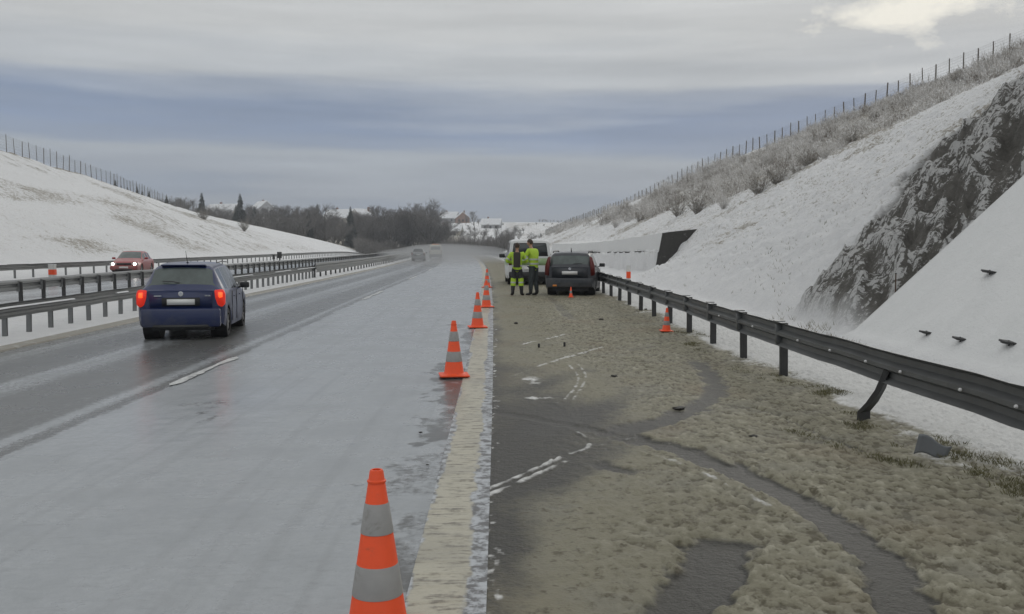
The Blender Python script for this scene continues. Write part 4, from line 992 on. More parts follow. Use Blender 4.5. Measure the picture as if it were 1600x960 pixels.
def bare_tree(name, h, spread, seed, dens=1.0, parent_mats=(None, None)):
    random.seed(seed); o = empty(name); tr = MB(); tw = MB()
    def grow(p, d, L, r, lvl):
        n = 4; pts = [p]; rad = [r]; q = p.copy(); dd = d.copy()
        for i in range(n):
            dd = (dd + Vector((random.uniform(-1, 1), random.uniform(-1, 1), random.uniform(-.3, .55))) * .16).normalized(); q = q + dd * L / n; pts.append(q.copy()); rad.append(r * (1 - .55 * (i + 1) / n))
        if lvl < 2: tr.tube(pts, rad, 6 if lvl == 0 else 4, caps=False)
        else:
            for a, b_ in zip(pts[:-1], pts[1:]): strip(tw, a, b_, max(.035, r * 2))
        if lvl >= 4: return
        k = {0: 9, 1: 6, 2: 6, 3: 5}[lvl]; k = max(3, int(k * dens))
        for j in range(k):
            t_ = random.uniform(.32 if lvl == 0 else .2, 1.0); i0 = min(n - 1, int(t_ * n)); base = pts[i0].lerp(pts[i0 + 1], t_ * n - i0)
            az = random.uniform(0, 2 * math.pi); side = Vector((math.cos(az), math.sin(az), 0))
            nd = (dd * random.uniform(.35, .8) + side * spread * random.uniform(.5, 1.0) + Vector((0, 0, random.uniform(.05, .45)))).normalized()
            grow(base, nd, L * random.uniform(.42, .66) * (1.1 - .3 * t_), rad[i0] * .5, lvl + 1)
    grow(Vector((0, 0, -.5)), Vector((0, 0, 1)), h * .62, h * .018, 0)
    tr.build('trunk', M_bark, o, None, False); tw.build('crown', M_twig, o, None, False); return o
def fir_tree(name, h, seed):
    random.seed(seed); o = empty(name); mb = MB(); mb.tube([(0, 0, -.5), (0, 0, h * .96)], [h * .018, .02], 6); mb.build('trunk', M_bark, o)
    f = MB(); n = int(h * 5.5)
    for i in range(n):
        t = i / n; z = h * (.10 + .90 * t); R_ = h * .19 * (1 - t) ** .85 * random.uniform(.7, 1.15) + .12
        for j in range(9):
            a = random.uniform(0, 6.283); tip = Vector((math.cos(a) * R_, math.sin(a) * R_, z - R_ * random.uniform(.15, .45))); b0 = Vector((0, 0, z + .1))
            sd = Vector((-math.sin(a), math.cos(a), 0)) * R_ * .24
            mid = b0.lerp(tip, .6); f.add([b0, mid + sd, tip, mid - sd], [(0, 1, 2, 3)])
            f.add([b0, mid + Vector((0, 0, .12 * R_)), tip, mid - Vector((0, 0, .30 * R_)) + sd * .3], [(0, 1, 2, 3)])
    f.build('crown', M_fir, o, None, False); return o
def shrub(name, h, seed, m_, n=60):
    random.seed(seed); o = empty(name); mb = MB(); st = MB()
    for i in range(n):
        a = random.uniform(0, 6.283); d = Vector((math.cos(a) * random.uniform(.1, .75), math.sin(a) * random.uniform(.1, .75), 1)).normalized(); L = h * random.uniform(.5, 1.05); p = Vector((math.cos(a), math.sin(a), 0)) * random.uniform(0, .2); q = p
        for s in range(4):
            d = (d + Vector((random.uniform(-1, 1), random.uniform(-1, 1), random.uniform(-.2, .1))) * .25).normalized(); q2 = q + d * L / 4
            strip(st if s == 0 and i % 3 == 0 else mb, q, q2, .035)
            for k in range(3):
                e = (d + Vector((random.uniform(-1, 1), random.uniform(-1, 1), random.uniform(-.4, .6)))).normalized(); strip(mb, q2, q2 + e * L * random.uniform(.1, .25), .028)
            q = q2
    st.build('stems', M_bark, o, None, False); mb.build('twigs', m_, o, None, False); return o
BT = [bare_tree('bare_tree', 12, .75, 11, 1.05), bare_tree('bare_tree', 13, .55, 12, 1.0), bare_tree('bare_tree', 10, .95, 13, 1.15), bare_tree('bare_tree', 12, .65, 14, 1.3)]
FT = [fir_tree('fir_tree', 9, 21), fir_tree('fir_tree', 10, 22)]
used_t = set()
def place(proto, loc, s, label, cat, group, rz=None, sz=None):
    if id(proto) in used_t: o = copy_tree(proto)
    else: o = proto; used_t.add(id(proto))
    o.location = loc; o.scale = (s, s, sz or s); o.rotation_euler = (0, 0, random.uniform(0, 6.28) if rz is None else rz); tag(o, label, cat, group); return o
random.seed(99)
def tree_px(px, ytop, d, kind, label=None, group=None, base=None, wide=1.0):
    """stands a tree at distance d whose crown reaches the photo's row ytop"""
    p = at(px, ytop, d); z = ground_z(p.x, d); h = max(2.0, p.z - z)
    if kind == 'f': pr = random.choice(FT); H = 9.5; lab = 'dark fir among the far trees beyond the left embankment'; g = 'firs beyond the left embankment'; c = 'fir tree'
    else: pr = BT[int(kind)] if kind in '0123' else random.choice(BT); H = 12.0; lab = 'bare leafless tree in the far wood beyond the road'; g = 'bare trees beyond the cutting'; c = 'tree'
    s = h / H; w_ = s * wide
    o = place(pr, (p.x, d, z), s, label or lab, c, group or g); o.scale = (max(s * wide, .25), max(s * wide, .25), s); return o
# small firs just behind the left crest
for i, (px, yt) in enumerate([(180, 284), (189, 286), (199, 289), (214, 294), (222, 294), (233, 301), (260, 302)]):
    d = 212 + i * 4; tree_px(px, yt, d, 'f', 'small dark fir poking over the crest of the left embankment', 'small firs on the left crest')
# the wood behind the embankment, denser to the right
spec = []
for px in np.arange(236, 590, 3.3):
    top = np.interp(px, [246, 270, 300, 330, 380, 420, 470, 500, 515, 560, 590], [300, 301, 304, 308, 314, 320, 318, 318, 322, 330, 326])
    spec.append((px + random.uniform(-4, 4), top + random.uniform(-6, 16), random.uniform(300, 430), 'f' if random.random() < .05 else 'b'))
for px, yt, k in ((315, 306, 'f'), (375, 307, 'f'), (485, 308, '0'), (506, 308, '3'), (448, 313, '0'), (545, 320, '0')): spec.append((px, yt, 330, k))
for px in np.arange(575, 690, 4.5):          # the tall dark clump left of the road's end
    top = np.interp(px, [575, 590, 605, 625, 640, 660, 680, 690], [345, 326, 314, 308, 313, 306, 313, 338]); spec.append((px + random.uniform(-3, 3), top + random.uniform(-3, 22), random.uniform(330, 400), '013'[random.randrange(3)]))
for px in list(np.arange(560, 790, 6)) + list(np.arange(575, 800, 7)):            # low growth right behind the crest of the road
    spec.append((px + random.uniform(-3, 3), random.uniform(368, 386) if px < 700 else random.uniform(374, 390), random.uniform(300, 350), 'b'))
for px, yt, d in ((741, 328, 470), (700, 338, 480), (715, 342, 470), (760, 345, 460), (790, 350, 430), (800, 352, 420), (812, 356, 410), (780, 356, 400), (825, 352, 520), (838, 350, 540), (850, 354, 520), (862, 352, 540), (873, 352, 560), (690, 345, 450), (884, 350, 560), (845, 362, 420), (770, 366, 380), (722, 358, 400), (736, 362, 390), (752, 360, 395), (696, 340, 470), (708, 350, 420), (728, 336, 520), (735, 345, 440), (748, 340, 520), (756, 352, 420), (694, 356, 400), (715, 356, 430), (742, 350, 410), (775, 350, 430), (766, 346, 520), (786, 348, 520), (806, 350, 450), (818, 352, 450), (830, 357, 400)):
    spec.append((px, yt, d, 'b'))
def area(px, d, yt, k):
    hgt = 'short' if yt > 350 else 'tall' if yt < 318 else 'mid-sized'
    if k == 'f': return ('%s dark fir ' % hgt) + ('just over the crest right of the small firs' if px < 320 else 'in the wood above the middle of the left embankment' if px < 430 else 'in the wood near the low end of the left embankment'), 'firs beyond the left embankment'
    if px < 320: w_ = 'just over the crest right of the small firs'
    elif px < 400: w_ = 'in the wood above the middle of the left embankment'
    elif px < 480: w_ = 'in the wood right of the grey far house'
    elif px < 575: w_ = 'in the wood above the low end of the left embankment'
    elif px < 692: w_ = 'in the big dark clump left of the end of the road' if yt < 366 else 'in the low growth under the big dark clump'
    elif px < 760: w_ = 'among the village houses' if d > 440 else 'in front of the village above the end of the road'
    elif px < 830: w_ = 'right behind the white van and the two people'
    else: w_ = 'in the hedge between the van and the right slope'
    return '%s bare tree %s' % (hgt, w_), 'bare trees beyond the cutting'
for px, yt, d, k in spec:
    lb, gr_ = area(px, d, yt, k); tree_px(px, yt, d, k, lb, gr_, wide=1.3 if k != 'f' else 1.0)
# hedgerow on the skyline field
for px in np.arange(842, 905, 5.0): tree_px(px + random.uniform(-2, 2), 341 + random.uniform(-2, 3), 780, 'b', 'tiny bare tree on the far snowy skyline', 'trees on the skyline', wide=1.4)

# village houses
M_wall_h = [plain('cream_render', (.42, .39, .33), .9, var=.12, scale=1), plain('brick_render', (.26, .17, .13), .9, var=.15, scale=1), plain('grey_render', (.36, .36, .36), .9, var=.12, scale=1)]
M_win = plain('dark_house_window', (.03, .035, .04), .25); M_chim = plain('brick_chimney', (.2, .11, .08), .9)
def house(px, pyb, d, w_, l_, h, rz, k, label):
    p = at(px, pyb, d); z = ground_z(p.x, d); o = empty('house', (p.x, d, z), rz, label, 'house', 'village houses beyond the cutting')
    
    mb = MB(); mb.prism([(-w_ / 2, -3), (w_ / 2, -3), (w_ / 2, h), (0, h + w_ * .42), (-w_ / 2, h)], -l_ / 2, l_ / 2); mb.build('wall', M_wall_h[k], o, 20)
    rf = MB(); e = .5; t = .35
    rf.prism([(-w_ / 2 - e, h - e * .84), (0, h + w_ * .42), (w_ / 2 + e, h - e * .84), (w_ / 2 + e, h - e * .84 + t), (0, h + w_ * .42 + t * 1.2), (-w_ / 2 - e, h - e * .84 + t)], -l_ / 2 - .5, l_ / 2 + .5); r_ = rf.build('roof', M_snowcap, o, 20)
    mb = MB(); mb.box((w_ * .18, l_ * .2, h + w_ * .42 + .1), (.8, .8, 2.4)); mb.build('chimney', M_chim, r_)
    for fl in range(2):
        for sx in (-1, 0, 1):
            mb = MB(); mb.box((sx * w_ * .28, -l_ / 2 - .02, h - 1.6 - fl * 2.7), (1.1, .08, 1.3)); mb.build('window', M_win, o)
        for sy in (-.3, 0, .3):
            for s in (-1, 1): mb = MB(); mb.box((s * (w_ / 2 + .02), sy * l_, h - 1.6 - fl * 2.7), (.08, 1.1, 1.3)); mb.build('window', M_win, o)
house(350, 332, 440, 11, 15, 4.5, R(70), 0, 'leftmost village house with a wide snowy roof among the far trees')
house(410, 338, 520, 9, 13, 4.5, R(35), 2, 'grey far house between bare trees, second from the left')
house(532, 360, 455, 9, 15, 4.2, R(62), 0, 'low cream house with snowy roof below the left wood')
house(568, 364, 470, 8, 11, 4.2, R(-40), 1, 'brick-coloured small house right of the low cream one')
house(702, 345, 600, 8.5, 12, 3.2, R(68), 2, 'grey house with snow on its roof, just right of the tall clump')
house(722, 345, 590, 8.5, 10, 3.0, R(8), 1, 'brown gabled house left of the lone round tree')
house(700, 372, 440, 6, 13, 1.8, R(80), 0, 'long low building with a white roof above the end of the road')
house(768, 362, 500, 6.5, 10, 2.0, R(80), 2, 'flat-looking snowy farm building left of the white van')
def undergrowth():
    mb = MB(); random.seed(77)
    for i in range(5200):
        px = random.uniform(556, 800); d = random.uniform(285, 345); v = ray(px, 400); x = v.x / v.y * d; z = ground_z(x, d); hh = random.uniform(2.0, 5.2) * (1 if px < 690 else 1.65); p = Vector((x, d, z - .2))
        for k in range(3):
            q = p + Vector((random.uniform(-1, 1), random.uniform(-1, 1), hh * random.uniform(.6, 1))); strip(mb, p, q, .16)
            for j in range(3): strip(mb, p.lerp(q, random.uniform(.4, 1)), q + Vector((random.uniform(-1, 1), random.uniform(-.6, .6), random.uniform(-.4, .9))), .11)
    tag(mb.build('undergrowth', M_twig, None, None, False), 'dark undergrowth just beyond the end of the road', 'undergrowth', kind='stuff')
undergrowth()
# a snow patch bank beyond the road: strips of field come from the ground itself

# ---- scrub belt on the upper right slope: nobody could count it
random.seed(41); nsr = np.random.RandomState(8)
def scrub_belt():
    V = []; k = 0; faces = []
    def emit(P, D, L, W_):
        nonlocal k
        n = np.cross(D, nsr.uniform(-1, 1, D.shape)); n /= (np.linalg.norm(n, axis=1, keepdims=True) + 1e-6); n *= W_[:, None] * .5
        a = P - n; b_ = P + n; c = P + D * L[:, None] + n * .4; d = P + D * L[:, None] - n * .4
        V.append(np.stack([a, b_, c, d], 1).reshape(-1, 3)); return P + D * L[:, None]
    N_ = 9500; y = nsr.uniform(52, 215, N_) ** 1.0
    uR, _ = ridgeR(y); lo = np.interp(y, [52, 60, 75, 110, 150, 215], [27, 17.5, 16, 16.5, 17, 16.5]); t = nsr.rand(N_)
    u = lo + (uR - .3 - lo) * t
    clump = fbm(u / 3.2, y / 4.5, 3); keep = (clump > -.06 - .10 * t) & ((y < 132) | (nsr.rand(N_) < .06)) & ((y < 112) | (t < .75)) & ((y > 56 + 4 * fbm(u / 4, y * 0, 2)) | (u > 34)); u, y, clump, t = u[keep], y[keep], clump[keep], t[keep]
    z = terrain(u, y); P = np.stack([u + cx(y), y, z - .05], 1)
    h = (.7 + 2.3 * np.clip(clump + .22, 0, 1) ** 1.6 * 1.5 + nsr.rand(len(u)) * .6) * np.interp(y, [52, 215], [.8, 1.0]) * (1 - .72 * smooth(.74, .95, t)) * .78
    for s in range(13):
        D = nsr.normal(0, .42, P.shape); D[:, 2] = 1; D /= np.linalg.norm(D, axis=1, keepdims=True); L = h * nsr.uniform(.3, .62, len(h)); q = emit(P + nsr.normal(0, .25, P.shape) * [1, 1, 0], D, L, np.full(len(h), .045))
        for s2 in range(3):
            D2 = D + nsr.normal(0, .55, P.shape); D2 /= np.linalg.norm(D2, axis=1, keepdims=True); q2 = emit(q, D2, L * nsr.uniform(.3, .7, len(h)), np.full(len(h), .035))
    V_ = np.concatenate(V).astype(np.float32); n = len(V_) // 4; me = bpy.data.meshes.new('scrub'); me.vertices.add(len(V_)); me.vertices.foreach_set('co', V_.ravel())
    me.loops.add(n * 4); me.loops.foreach_set('vertex_index', np.arange(n * 4, dtype=np.int32)); me.polygons.add(n); me.polygons.foreach_set('loop_start', np.arange(0, n * 4, 4, dtype=np.int32)); me.update(calc_edges=True)
    me.materials.append(M_bush); o = bpy.data.objects.new('scrub', me); col.objects.link(o)
    tag(o, 'belt of frosted leafless brush on the upper right slope', 'scrub', kind='stuff')
scrub_belt()
# single darker bushes standing out of the belt and at its lower edge
SH = [shrub('bush', 2.0, 31, M_bushd), shrub('bush', 2.2, 32, M_bushd, 80), shrub('bush', 2.4, 33, M_bush, 90)]
for px, py, d in ((962, 356, 118), (1000, 348, 105), (1185, 305, 72), (1215, 290, 70), (1245, 275, 68), (1262, 262, 66), (1330, 225, 64), (1440, 165, 64), (1290, 250, 66), (1130, 325, 80), (1090, 335, 88), (1200, 262, 82), (1365, 190, 70), (1500, 135, 66), (1545, 118, 66), (1060, 340, 95), (1020, 330, 120)):
    y = d; v = ray(px, py)
    for _ in range(60):
        t_ = y / v.y; g = ground_z(v.x * t_, y); e = CAM_H + v.z * t_ - g; y = min(max(y + e * 1.2, 45), 260)
    if abs(e) > .5: y = d; 
    x_ = v.x / v.y * y; place(random.choice(SH), (x_, y, ground_z(x_, y) - .1), random.uniform(.45, .8), 'dark leafless bush below the frosted brush, ' + ('above the retaining wall' if px < 1100 else 'above the middle of the snow slope' if px < 1270 else 'high up near the right edge'), 'bush', 'dark bushes on the right slope')
for px, py, lab in ((318, 345, 'small dark shrub high on the snowy left embankment'), (382, 360, 'larger dark shrub on the right half of the left embankment')):
    y = 150.; v = ray(px, py)
    for _ in range(80):
        t_ = y / v.y; e = CAM_H + v.z * t_ - ground_z(v.x * t_, y); y = min(max(y + e * .8, 60), 240)
    x_ = v.x / v.y * y; place(SH[1], (x_, y, ground_z(x_, y) - .1), .9, lab, 'shrub', 'shrubs on the left embankment')
# ---- grass blades and stalks: verge, slopes
def tufts(name, pts, h, w_, m_, label, n=7):
    mb = MB()
    for x, y, z in pts:
        for k in range(n):
            a = random.uniform(0, 6.283); r = random.uniform(0, .06) ; hh = h * random.uniform(.4, 1.1); p = Vector((x + math.cos(a) * r, y + math.sin(a) * r, z - .01)); q = p + Vector((math.cos(a) * hh * random.uniform(.2, .9), math.sin(a) * hh * random.uniform(.2, .9), hh)); strip(mb, p, q, w_)
    o = mb.build(name, m_, None, None, False); tag(o, label, 'grass', kind='stuff'); return o
random.seed(5); G = []
i_ = np.argwhere(_sh[3] > .42)
for i, j in i_[::max(1, len(i_) // 1500)]: G.append((float(_sh[0][i, j]), float(_sh[1][i, j]), float(_sh[2][i, j])))
tufts('grass', G, .034, .006, plain('olive_winter_grass', (.12, .112, .052), .9, var=.4, scale=3), 'olive grass tufts poking through the slush near the guard rail', 6)
G = []
nn = 0
while nn < 1500:
    y = 9 + 70 * random.random() ** 1.4; u = random.uniform(7.2, min(26, 9 + y * .36)) if y > 23 else random.uniform(5.2, 7.2)
    if y < 19 and u > 6.6: continue
    if float(fbm(np.array([u / 2.]), np.array([y / 2.5 + 9]), 3)[0]) < .02 or float(rock_mask(np.array([u]), np.array([y]))[0]) > .1: continue
    if WALL_Y0 - 4 < y and u < 12: continue
    x_ = u + float(cx(y)); G.append((x_, y, ground_z(x_, y) + .02)); nn += 1
tufts('grass', G, .11, .010, M_drygrass, 'dry stalks poking through the snow on the lower right slope', 3)

# ---- retaining wall: snow dusted face, dark end
def retaining():
    m_f = plain('snow_dusted_wall_face', (.63, .635, .63), .85, var=.07, scale=1.5, bmp=.3); m_d = plain('dark_stone_end', (.045, .043, .040), .9, var=.5, scale=4, bmp=.8, dirt=((.5, .5, .5), .60))
    y0 = WALL_Y0; b0 = float(zr(y0)); o = empty('retaining_wall', (float(cx(y0)) + 9.6, y0, b0), 0, 'snow-dusted retaining wall with a dark stone end beyond the right guard rail', 'retaining wall')
    org = Vector(o.location); yy = np.linspace(y0, WALL_Y1, 40); rnd = random.Random(2)
    def ring(y, off=0.):
        t = (y - y0) / (WALL_Y1 - y0); u = 9.62 - 1.3 * t; h = 2.45 - .25 * math.sin(t * 3) - .4 * t; b_ = float(zr(y))
        X0 = float(cx(y)) + u
        return [Vector((X0, y, b_ - .4)), Vector((X0, y, b_ + .35)), Vector((X0 + .16, y, b_ + h * .55)), Vector((X0 + .21, y, b_ + h * .56)), Vector((X0 + .40, y, b_ + h)), Vector((X0 + .75, y, b_ + h + .06)), Vector((X0 + 2.6, y, b_ + h + .25)), Vector((X0 + 3.2, y, b_ - .4))]
    vs = [p - org + Vector((rnd.uniform(-.02, .02), 0, rnd.uniform(-.03, .03))) for y in yy for p in ring(y)]; m = 8; fs = []
    for i in range(len(yy) - 1):
        for j in range(m - 1): fs.append((i * m + j, i * m + j + 1, (i + 1) * m + j + 1, (i + 1) * m + j))
    mb = MB(); mb.add(vs, fs); mb.build('face', m_f, o, 25)
    mb = MB(); r0 = [p - org + Vector((0, -.02, 0)) for p in ring(y0)]; r1 = [p + Vector((0, .25, -.02)) for p in r0]
    mb.add(r0 + r1, [tuple(range(8))] + [(i, (i + 1) % 8, (i + 1) % 8 + 8, i + 8) for i in range(8)]); mb.build('end_face', m_d, o, 20)
    # narrow dark ledges where the snow has slipped from the joint
    for (ya, yb, hh) in ((54.3, 61, .50), (63, 72, .495), (76, 90, .50), (57, 62, .02), (66, 75, .03)):
        mb = MB(); pth = []
        for y in np.linspace(ya, yb, 12):
            t = (y - y0) / (WALL_Y1 - y0); h = 2.45 - .25 * math.sin(t * 3) - .4 * t; pth.append(Vector((float(cx(y)) + 9.62 - 1.3 * t + .13 * min(1, hh * 1.9), y, float(zr(y)) + h * hh + .16 + rnd.uniform(-.02, .02))) - org)
        mb.sweep([(-.03, -.035), (.05, -.035), (.05, .035), (-.03, .035)], pth); mb.build('joint', m_d, o)
retaining()

# ---- debris on the shoulder
M_clod = plain('dark_dirty_ice', (.035, .032, .028), .6, var=.5, scale=20, bmp=.8)
def clod(px, py, w_, label, hk=.2, group=None):
    p = gp(px, py); z = shoulder_z(p.x, p.y); o_ = bpy.data.meshes.new('ice_clod'); bm = bmesh.new(); bmesh.ops.create_icosphere(bm, subdivisions=3, radius=1); rnd = random.Random(px)
    for v_ in bm.verts:
        c = v_.co; n = .75 + .45 * float(fbm(np.array([c.x * 2 + px]), np.array([c.y * 2 + c.z * 3]), 3)[0]) + .1 * rnd.random(); v_.co = Vector((c.x * w_ * .5, c.y * w_ * .42, c.z * w_ * hk)) * n
    bm.to_mesh(o_); bm.free(); ob = link_mesh('ice_clod', o_, M_clod, None, False); ob.location = (p.x, p.y, z + .01); tag(ob, label, 'debris', 'dark clods on the shoulder')
for px, py, w_, lab in ((1061, 641, .17, 'largest dark clod, lying in the curved wheel mark mid shoulder'), (960, 591, .12, 'flat dark clod left of the curved wheel mark'), (1177, 687, .09, 'small dark clod between the big clod and the bent rail post'),
                        (939, 502, .14, 'dark clod on the slush below the dark estate car'), (806, 508, .12, 'dark clod near the row of cones, left edge of the shoulder'), (668, 731, .035, 'tiny dark clod on the wet lane just left of the edge line'), (1009, 487, .10, 'dark clod close to the farther guard rail posts'),
                        (657, 680, .05, 'small dark clod at the lane edge beside a thin wheel mark')): clod(px, py, w_, lab)
for px, py, lab in ((842, 545, 'left one of two tiny dark pegs standing in the slush'), (882, 543, 'right one of two tiny dark pegs standing in the slush')):
    p = gp(px, py); o = empty('peg', (p.x, p.y, shoulder_z(p.x, p.y) - .01), 0, lab, 'peg', 'pegs in the slush'); mb = MB(); mb.lathe([(0, .085), (.014, .083), (.02, .07), (.018, 0), (.03, -.01)], 10); mb.build('shaft', M_rubber, o)
p = gp(1458, 722); z = shoulder_z(p.x, p.y); o = empty('broken_plate', (p.x, p.y, z), R(10), 'bent grey plate lying tilted in the snow below the guard rail', 'debris')
bm = bmesh.new(); n_ = 8
pl = [[bm.verts.new((-.11 + .22 * i / n_ + .03 * j / n_, .10 - .22 * i / n_ * .55 - .02 * j / n_, .02 + .17 * j / n_ - .09 * (i / n_) * (j / n_) + .018 * math.sin(i * .8))) for i in range(n_ + 1)] for j in range(n_ + 1)]
for j in range(n_):
    for i in range(n_): bm.faces.new((pl[j][i], pl[j][i + 1], pl[j + 1][i + 1], pl[j + 1][i]))
me = bpy.data.meshes.new('plate'); bm.to_mesh(me); bm.free(); q = link_mesh('plate', me, M_grey, o); sm = q.modifiers.new('s', 'SOLIDIFY'); sm.thickness = .006
# ================================================================== PEOPLE
M_skin = plain('skin', (.42, .24, .17), .6); M_hair = plain('dark_brown_hair', (.045, .03, .02), .8)
M_viz = plain('fluorescent_yellow_green_cloth', (.42, .62, .045), .8, var=.22, scale=7, dirt=((.30, .42, .08), .6), bmp=.3)
M_refl = plain('silver_reflective_tape', (.50, .51, .50), .4, .2)
M_darkc = plain('dark_work_cloth', (.030, .032, .036), .9, var=.35, scale=9, bmp=.3); M_brownc = plain('dark_brown_back_panel', (.05, .045, .036), .9, var=.3, scale=9)
M_bootm = plain('black_boots', (.018, .018, .018), .6); M_navy = plain('dark_grey_trousers', (.036, .044, .046), .9, var=.3, scale=9, bmp=.3)
def skin_mesh(name, verts, edges, radii, m_, parent, sub=2):
    me = bpy.data.meshes.new(name); me.from_pydata(verts, edges, []); o = bpy.data.objects.new(name, me); col.objects.link(o)
    md = o.modifiers.new('skin', 'SKIN'); md.use_smooth_shade = True
    for i, r in enumerate(radii):
        sv = me.skin_vertices[0].data[i]; sv.radius = r if isinstance(r, tuple) else (r, r); sv.use_root = (i == 0)
    s = o.modifiers.new('sub', 'SUBSURF'); s.levels = sub; s.render_levels = sub
    dg = bpy.context.evaluated_depsgraph_get(); dg.update(); me2 = bpy.data.meshes.new_from_object(o.evaluated_get(dg)); me2.name = name
    bpy.data.objects.remove(o); me2.materials.clear(); ob = link_mesh(name, me2, m_, parent); return ob
def figure(name, label, loc, rz, scale, J, shirt, trou, style):
    """J: joint positions for a 1.80 m figure facing +Y"""
    o = empty(name, loc, rz, label, 'person'); o.scale = (scale,) * 3
    V = [J['pelvis'], J['waist'], J['chest'], J['neck'], J['skull']]; E = [(0, 1), (1, 2), (2, 3), (3, 4)]; Rr = [(.120, .085), (.115, .085), (.155, .105), (.055, .055), (.05, .06)]
    def chain(start, pts, rs):
        k = start
        for p, r in zip(pts, rs): V.append(p); Rr.append(r); E.append((k, len(V) - 1)); k = len(V) - 1
        return k
    for s in 'LR':
        k = chain(2, [J['sh' + s], J['el' + s], J['wr' + s]], [.058, .044, .028])
        w_, el_ = Vector(J['wr' + s]), Vector(J['el' + s]); d = (w_ - el_).normalized(); ps = w_ + d * .055; k = chain(k, [ps], [(.036, .018)])
        a = d.cross(Vector((0, 0, 1))).normalized() if abs(d.z) < .9 else Vector((0, 1, 0)); n_ = a.cross(d)
        for q in range(4):
            off = a * (.030 - .02 * q); L = (.075, .085, .08, .062)[q]; b0 = ps + d * .035 + off
            chain(k, [b0, b0 + d * L * .5 - n_ * .012, b0 + d * L * .85 - n_ * .04], [.0095, .0085, .007])
        b0 = w_ + d * .035 + a * .040; chain(k, [b0, b0 + d * .03 + a * .022, b0 + d * .058 + a * .025 - n_ * .01], [.012, .010, .008])
        chain(0, [J['hip' + s], J['kn' + s], J['an' + s]], [.085, .06, .042])
        an = Vector(J['an' + s]); fd = Vector((J.get('foot' + s, 0), 1, 0)).normalized(); chain(len(V) - 1, [an + fd * .08 + Vector((0, 0, -.055)), an + fd * .17 + Vector((0, 0, -.065))], [(.042, .032), (.036, .024)])
    body = skin_mesh('body', [tuple(v) for v in V], E, Rr, M_skin, o)
    # head with face, ears
    hc = Vector(J['skull']); bm = bmesh.new(); bmesh.ops.create_uvsphere(bm, u_segments=24, v_segments=18, radius=1)
    for v in bm.verts:
        c = v.co; x, y, z = c; w_ = .077 * (1 - .22 * max(0, -z) ** 1.5); yy = y * .095; zz = z * .118
        if y > 0: yy *= 1 - .12 * abs(z); yy += .022 * math.exp(-((x / .16) ** 2 + ((z + .12) / .22) ** 2)) + .006 * math.exp(-((x / .3) ** 2 + ((z + .48) / .07) ** 2)) - .008 * math.exp(-(((abs(x) - .38) / .16) ** 2 + ((z - .05) / .12) ** 2))
        v.co = Vector((x * w_, yy, zz))
    for s in (-1, 1):
        r = bmesh.ops.create_uvsphere(bm, u_segments=10, v_segments=8, radius=1)
        for v in r['verts']: v.co = Vector((s * .078 + v.co.x * .010, -.005 + v.co.y * .018, -.005 + v.co.z * .03))
    me = bpy.data.meshes.new('head'); bm.to_mesh(me); bm.free(); hd = link_mesh('head', me, M_skin, o); hd.location = hc + Vector((0, .01, .055)); hd.rotation_euler = J.get('headrot', (0, 0, 0))
    for s in (-1, 1):
        mb = MB(); mb.lathe([(0, .008), (.010, .004), (.012, 0)], 10, (0, 0, 0), 'Y'); e_ = mb.build('eye', M_bootm, hd); e_.location = (s * .029, .080, .006)
    mb = MB(); mb.box((0, .086, -.052), (.042, .008, .007), bev=.002); mb.build('mouth', plain('lips', (.3, .12, .1), .5), hd)
    bm = bmesh.new(); bmesh.ops.create_uvsphere(bm, u_segments=24, v_segments=16, radius=1)
    bmesh.ops.delete(bm, geom=[v for v in bm.verts if v.co.z < (.35 if v.co.y > .35 else -.45 if v.co.y < 0 else -.0)], context='VERTS')
    for v in bm.verts: v.co = Vector((v.co.x * .086, v.co.y * .104 - .003, v.co.z * .127 + .002 * math.sin(v.co.x * 40)))
    me = bpy.data.meshes.new('hair'); bm.to_mesh(me); bm.free(); hh = link_mesh('hair', me, M_hair, hd); q = hh.modifiers.new('s', 'SOLIDIFY'); q.thickness = .01
    # jacket
    P = [Vector(J[k]) for k in ('pelvis', 'waist', 'chest', 'neck')]; nb = P[3] + (P[2] - P[3]) * .25
    V = [P[2], P[1], P[0] - Vector((0, 0, .03)), P[0] - Vector((0, 0, .17)), nb]; E = [(0, 1), (1, 2), (2, 3), (0, 4)]; Rr = [(.195, .135), (.170, .130), (.180, .138), (.190, .142), (.085, .075)]
    for s in 'LR':
        el_, w_ = Vector(J['el' + s]), Vector(J['wr' + s]); k = 0
        for p, r in ((Vector(J['sh' + s]), .088), (el_, .070), (w_ - (w_ - el_).normalized() * .02, .052)): V.append(p); Rr.append(r); E.append((k, len(V) - 1)); k = len(V) - 1
    jk = skin_mesh('jacket', [tuple(v) for v in V], E, Rr, shirt, o)
    # trousers
    V = [P[0] + Vector((0, 0, .04))]; E = []; Rr = [(.150, .115)]
    for s in 'LR':
        k = 0; kn, an = Vector(J['kn' + s]), Vector(J['an' + s])
        for p, r in ((Vector(J['hip' + s]) + Vector((0, 0, -.06)), .105), (kn, .082), (an + Vector((0, 0, .05)), .070)): V.append(p); Rr.append(r); E.append((k, len(V) - 1)); k = len(V) - 1
    skin_mesh('trousers', [tuple(v) for v in V], E, Rr, trou, o)
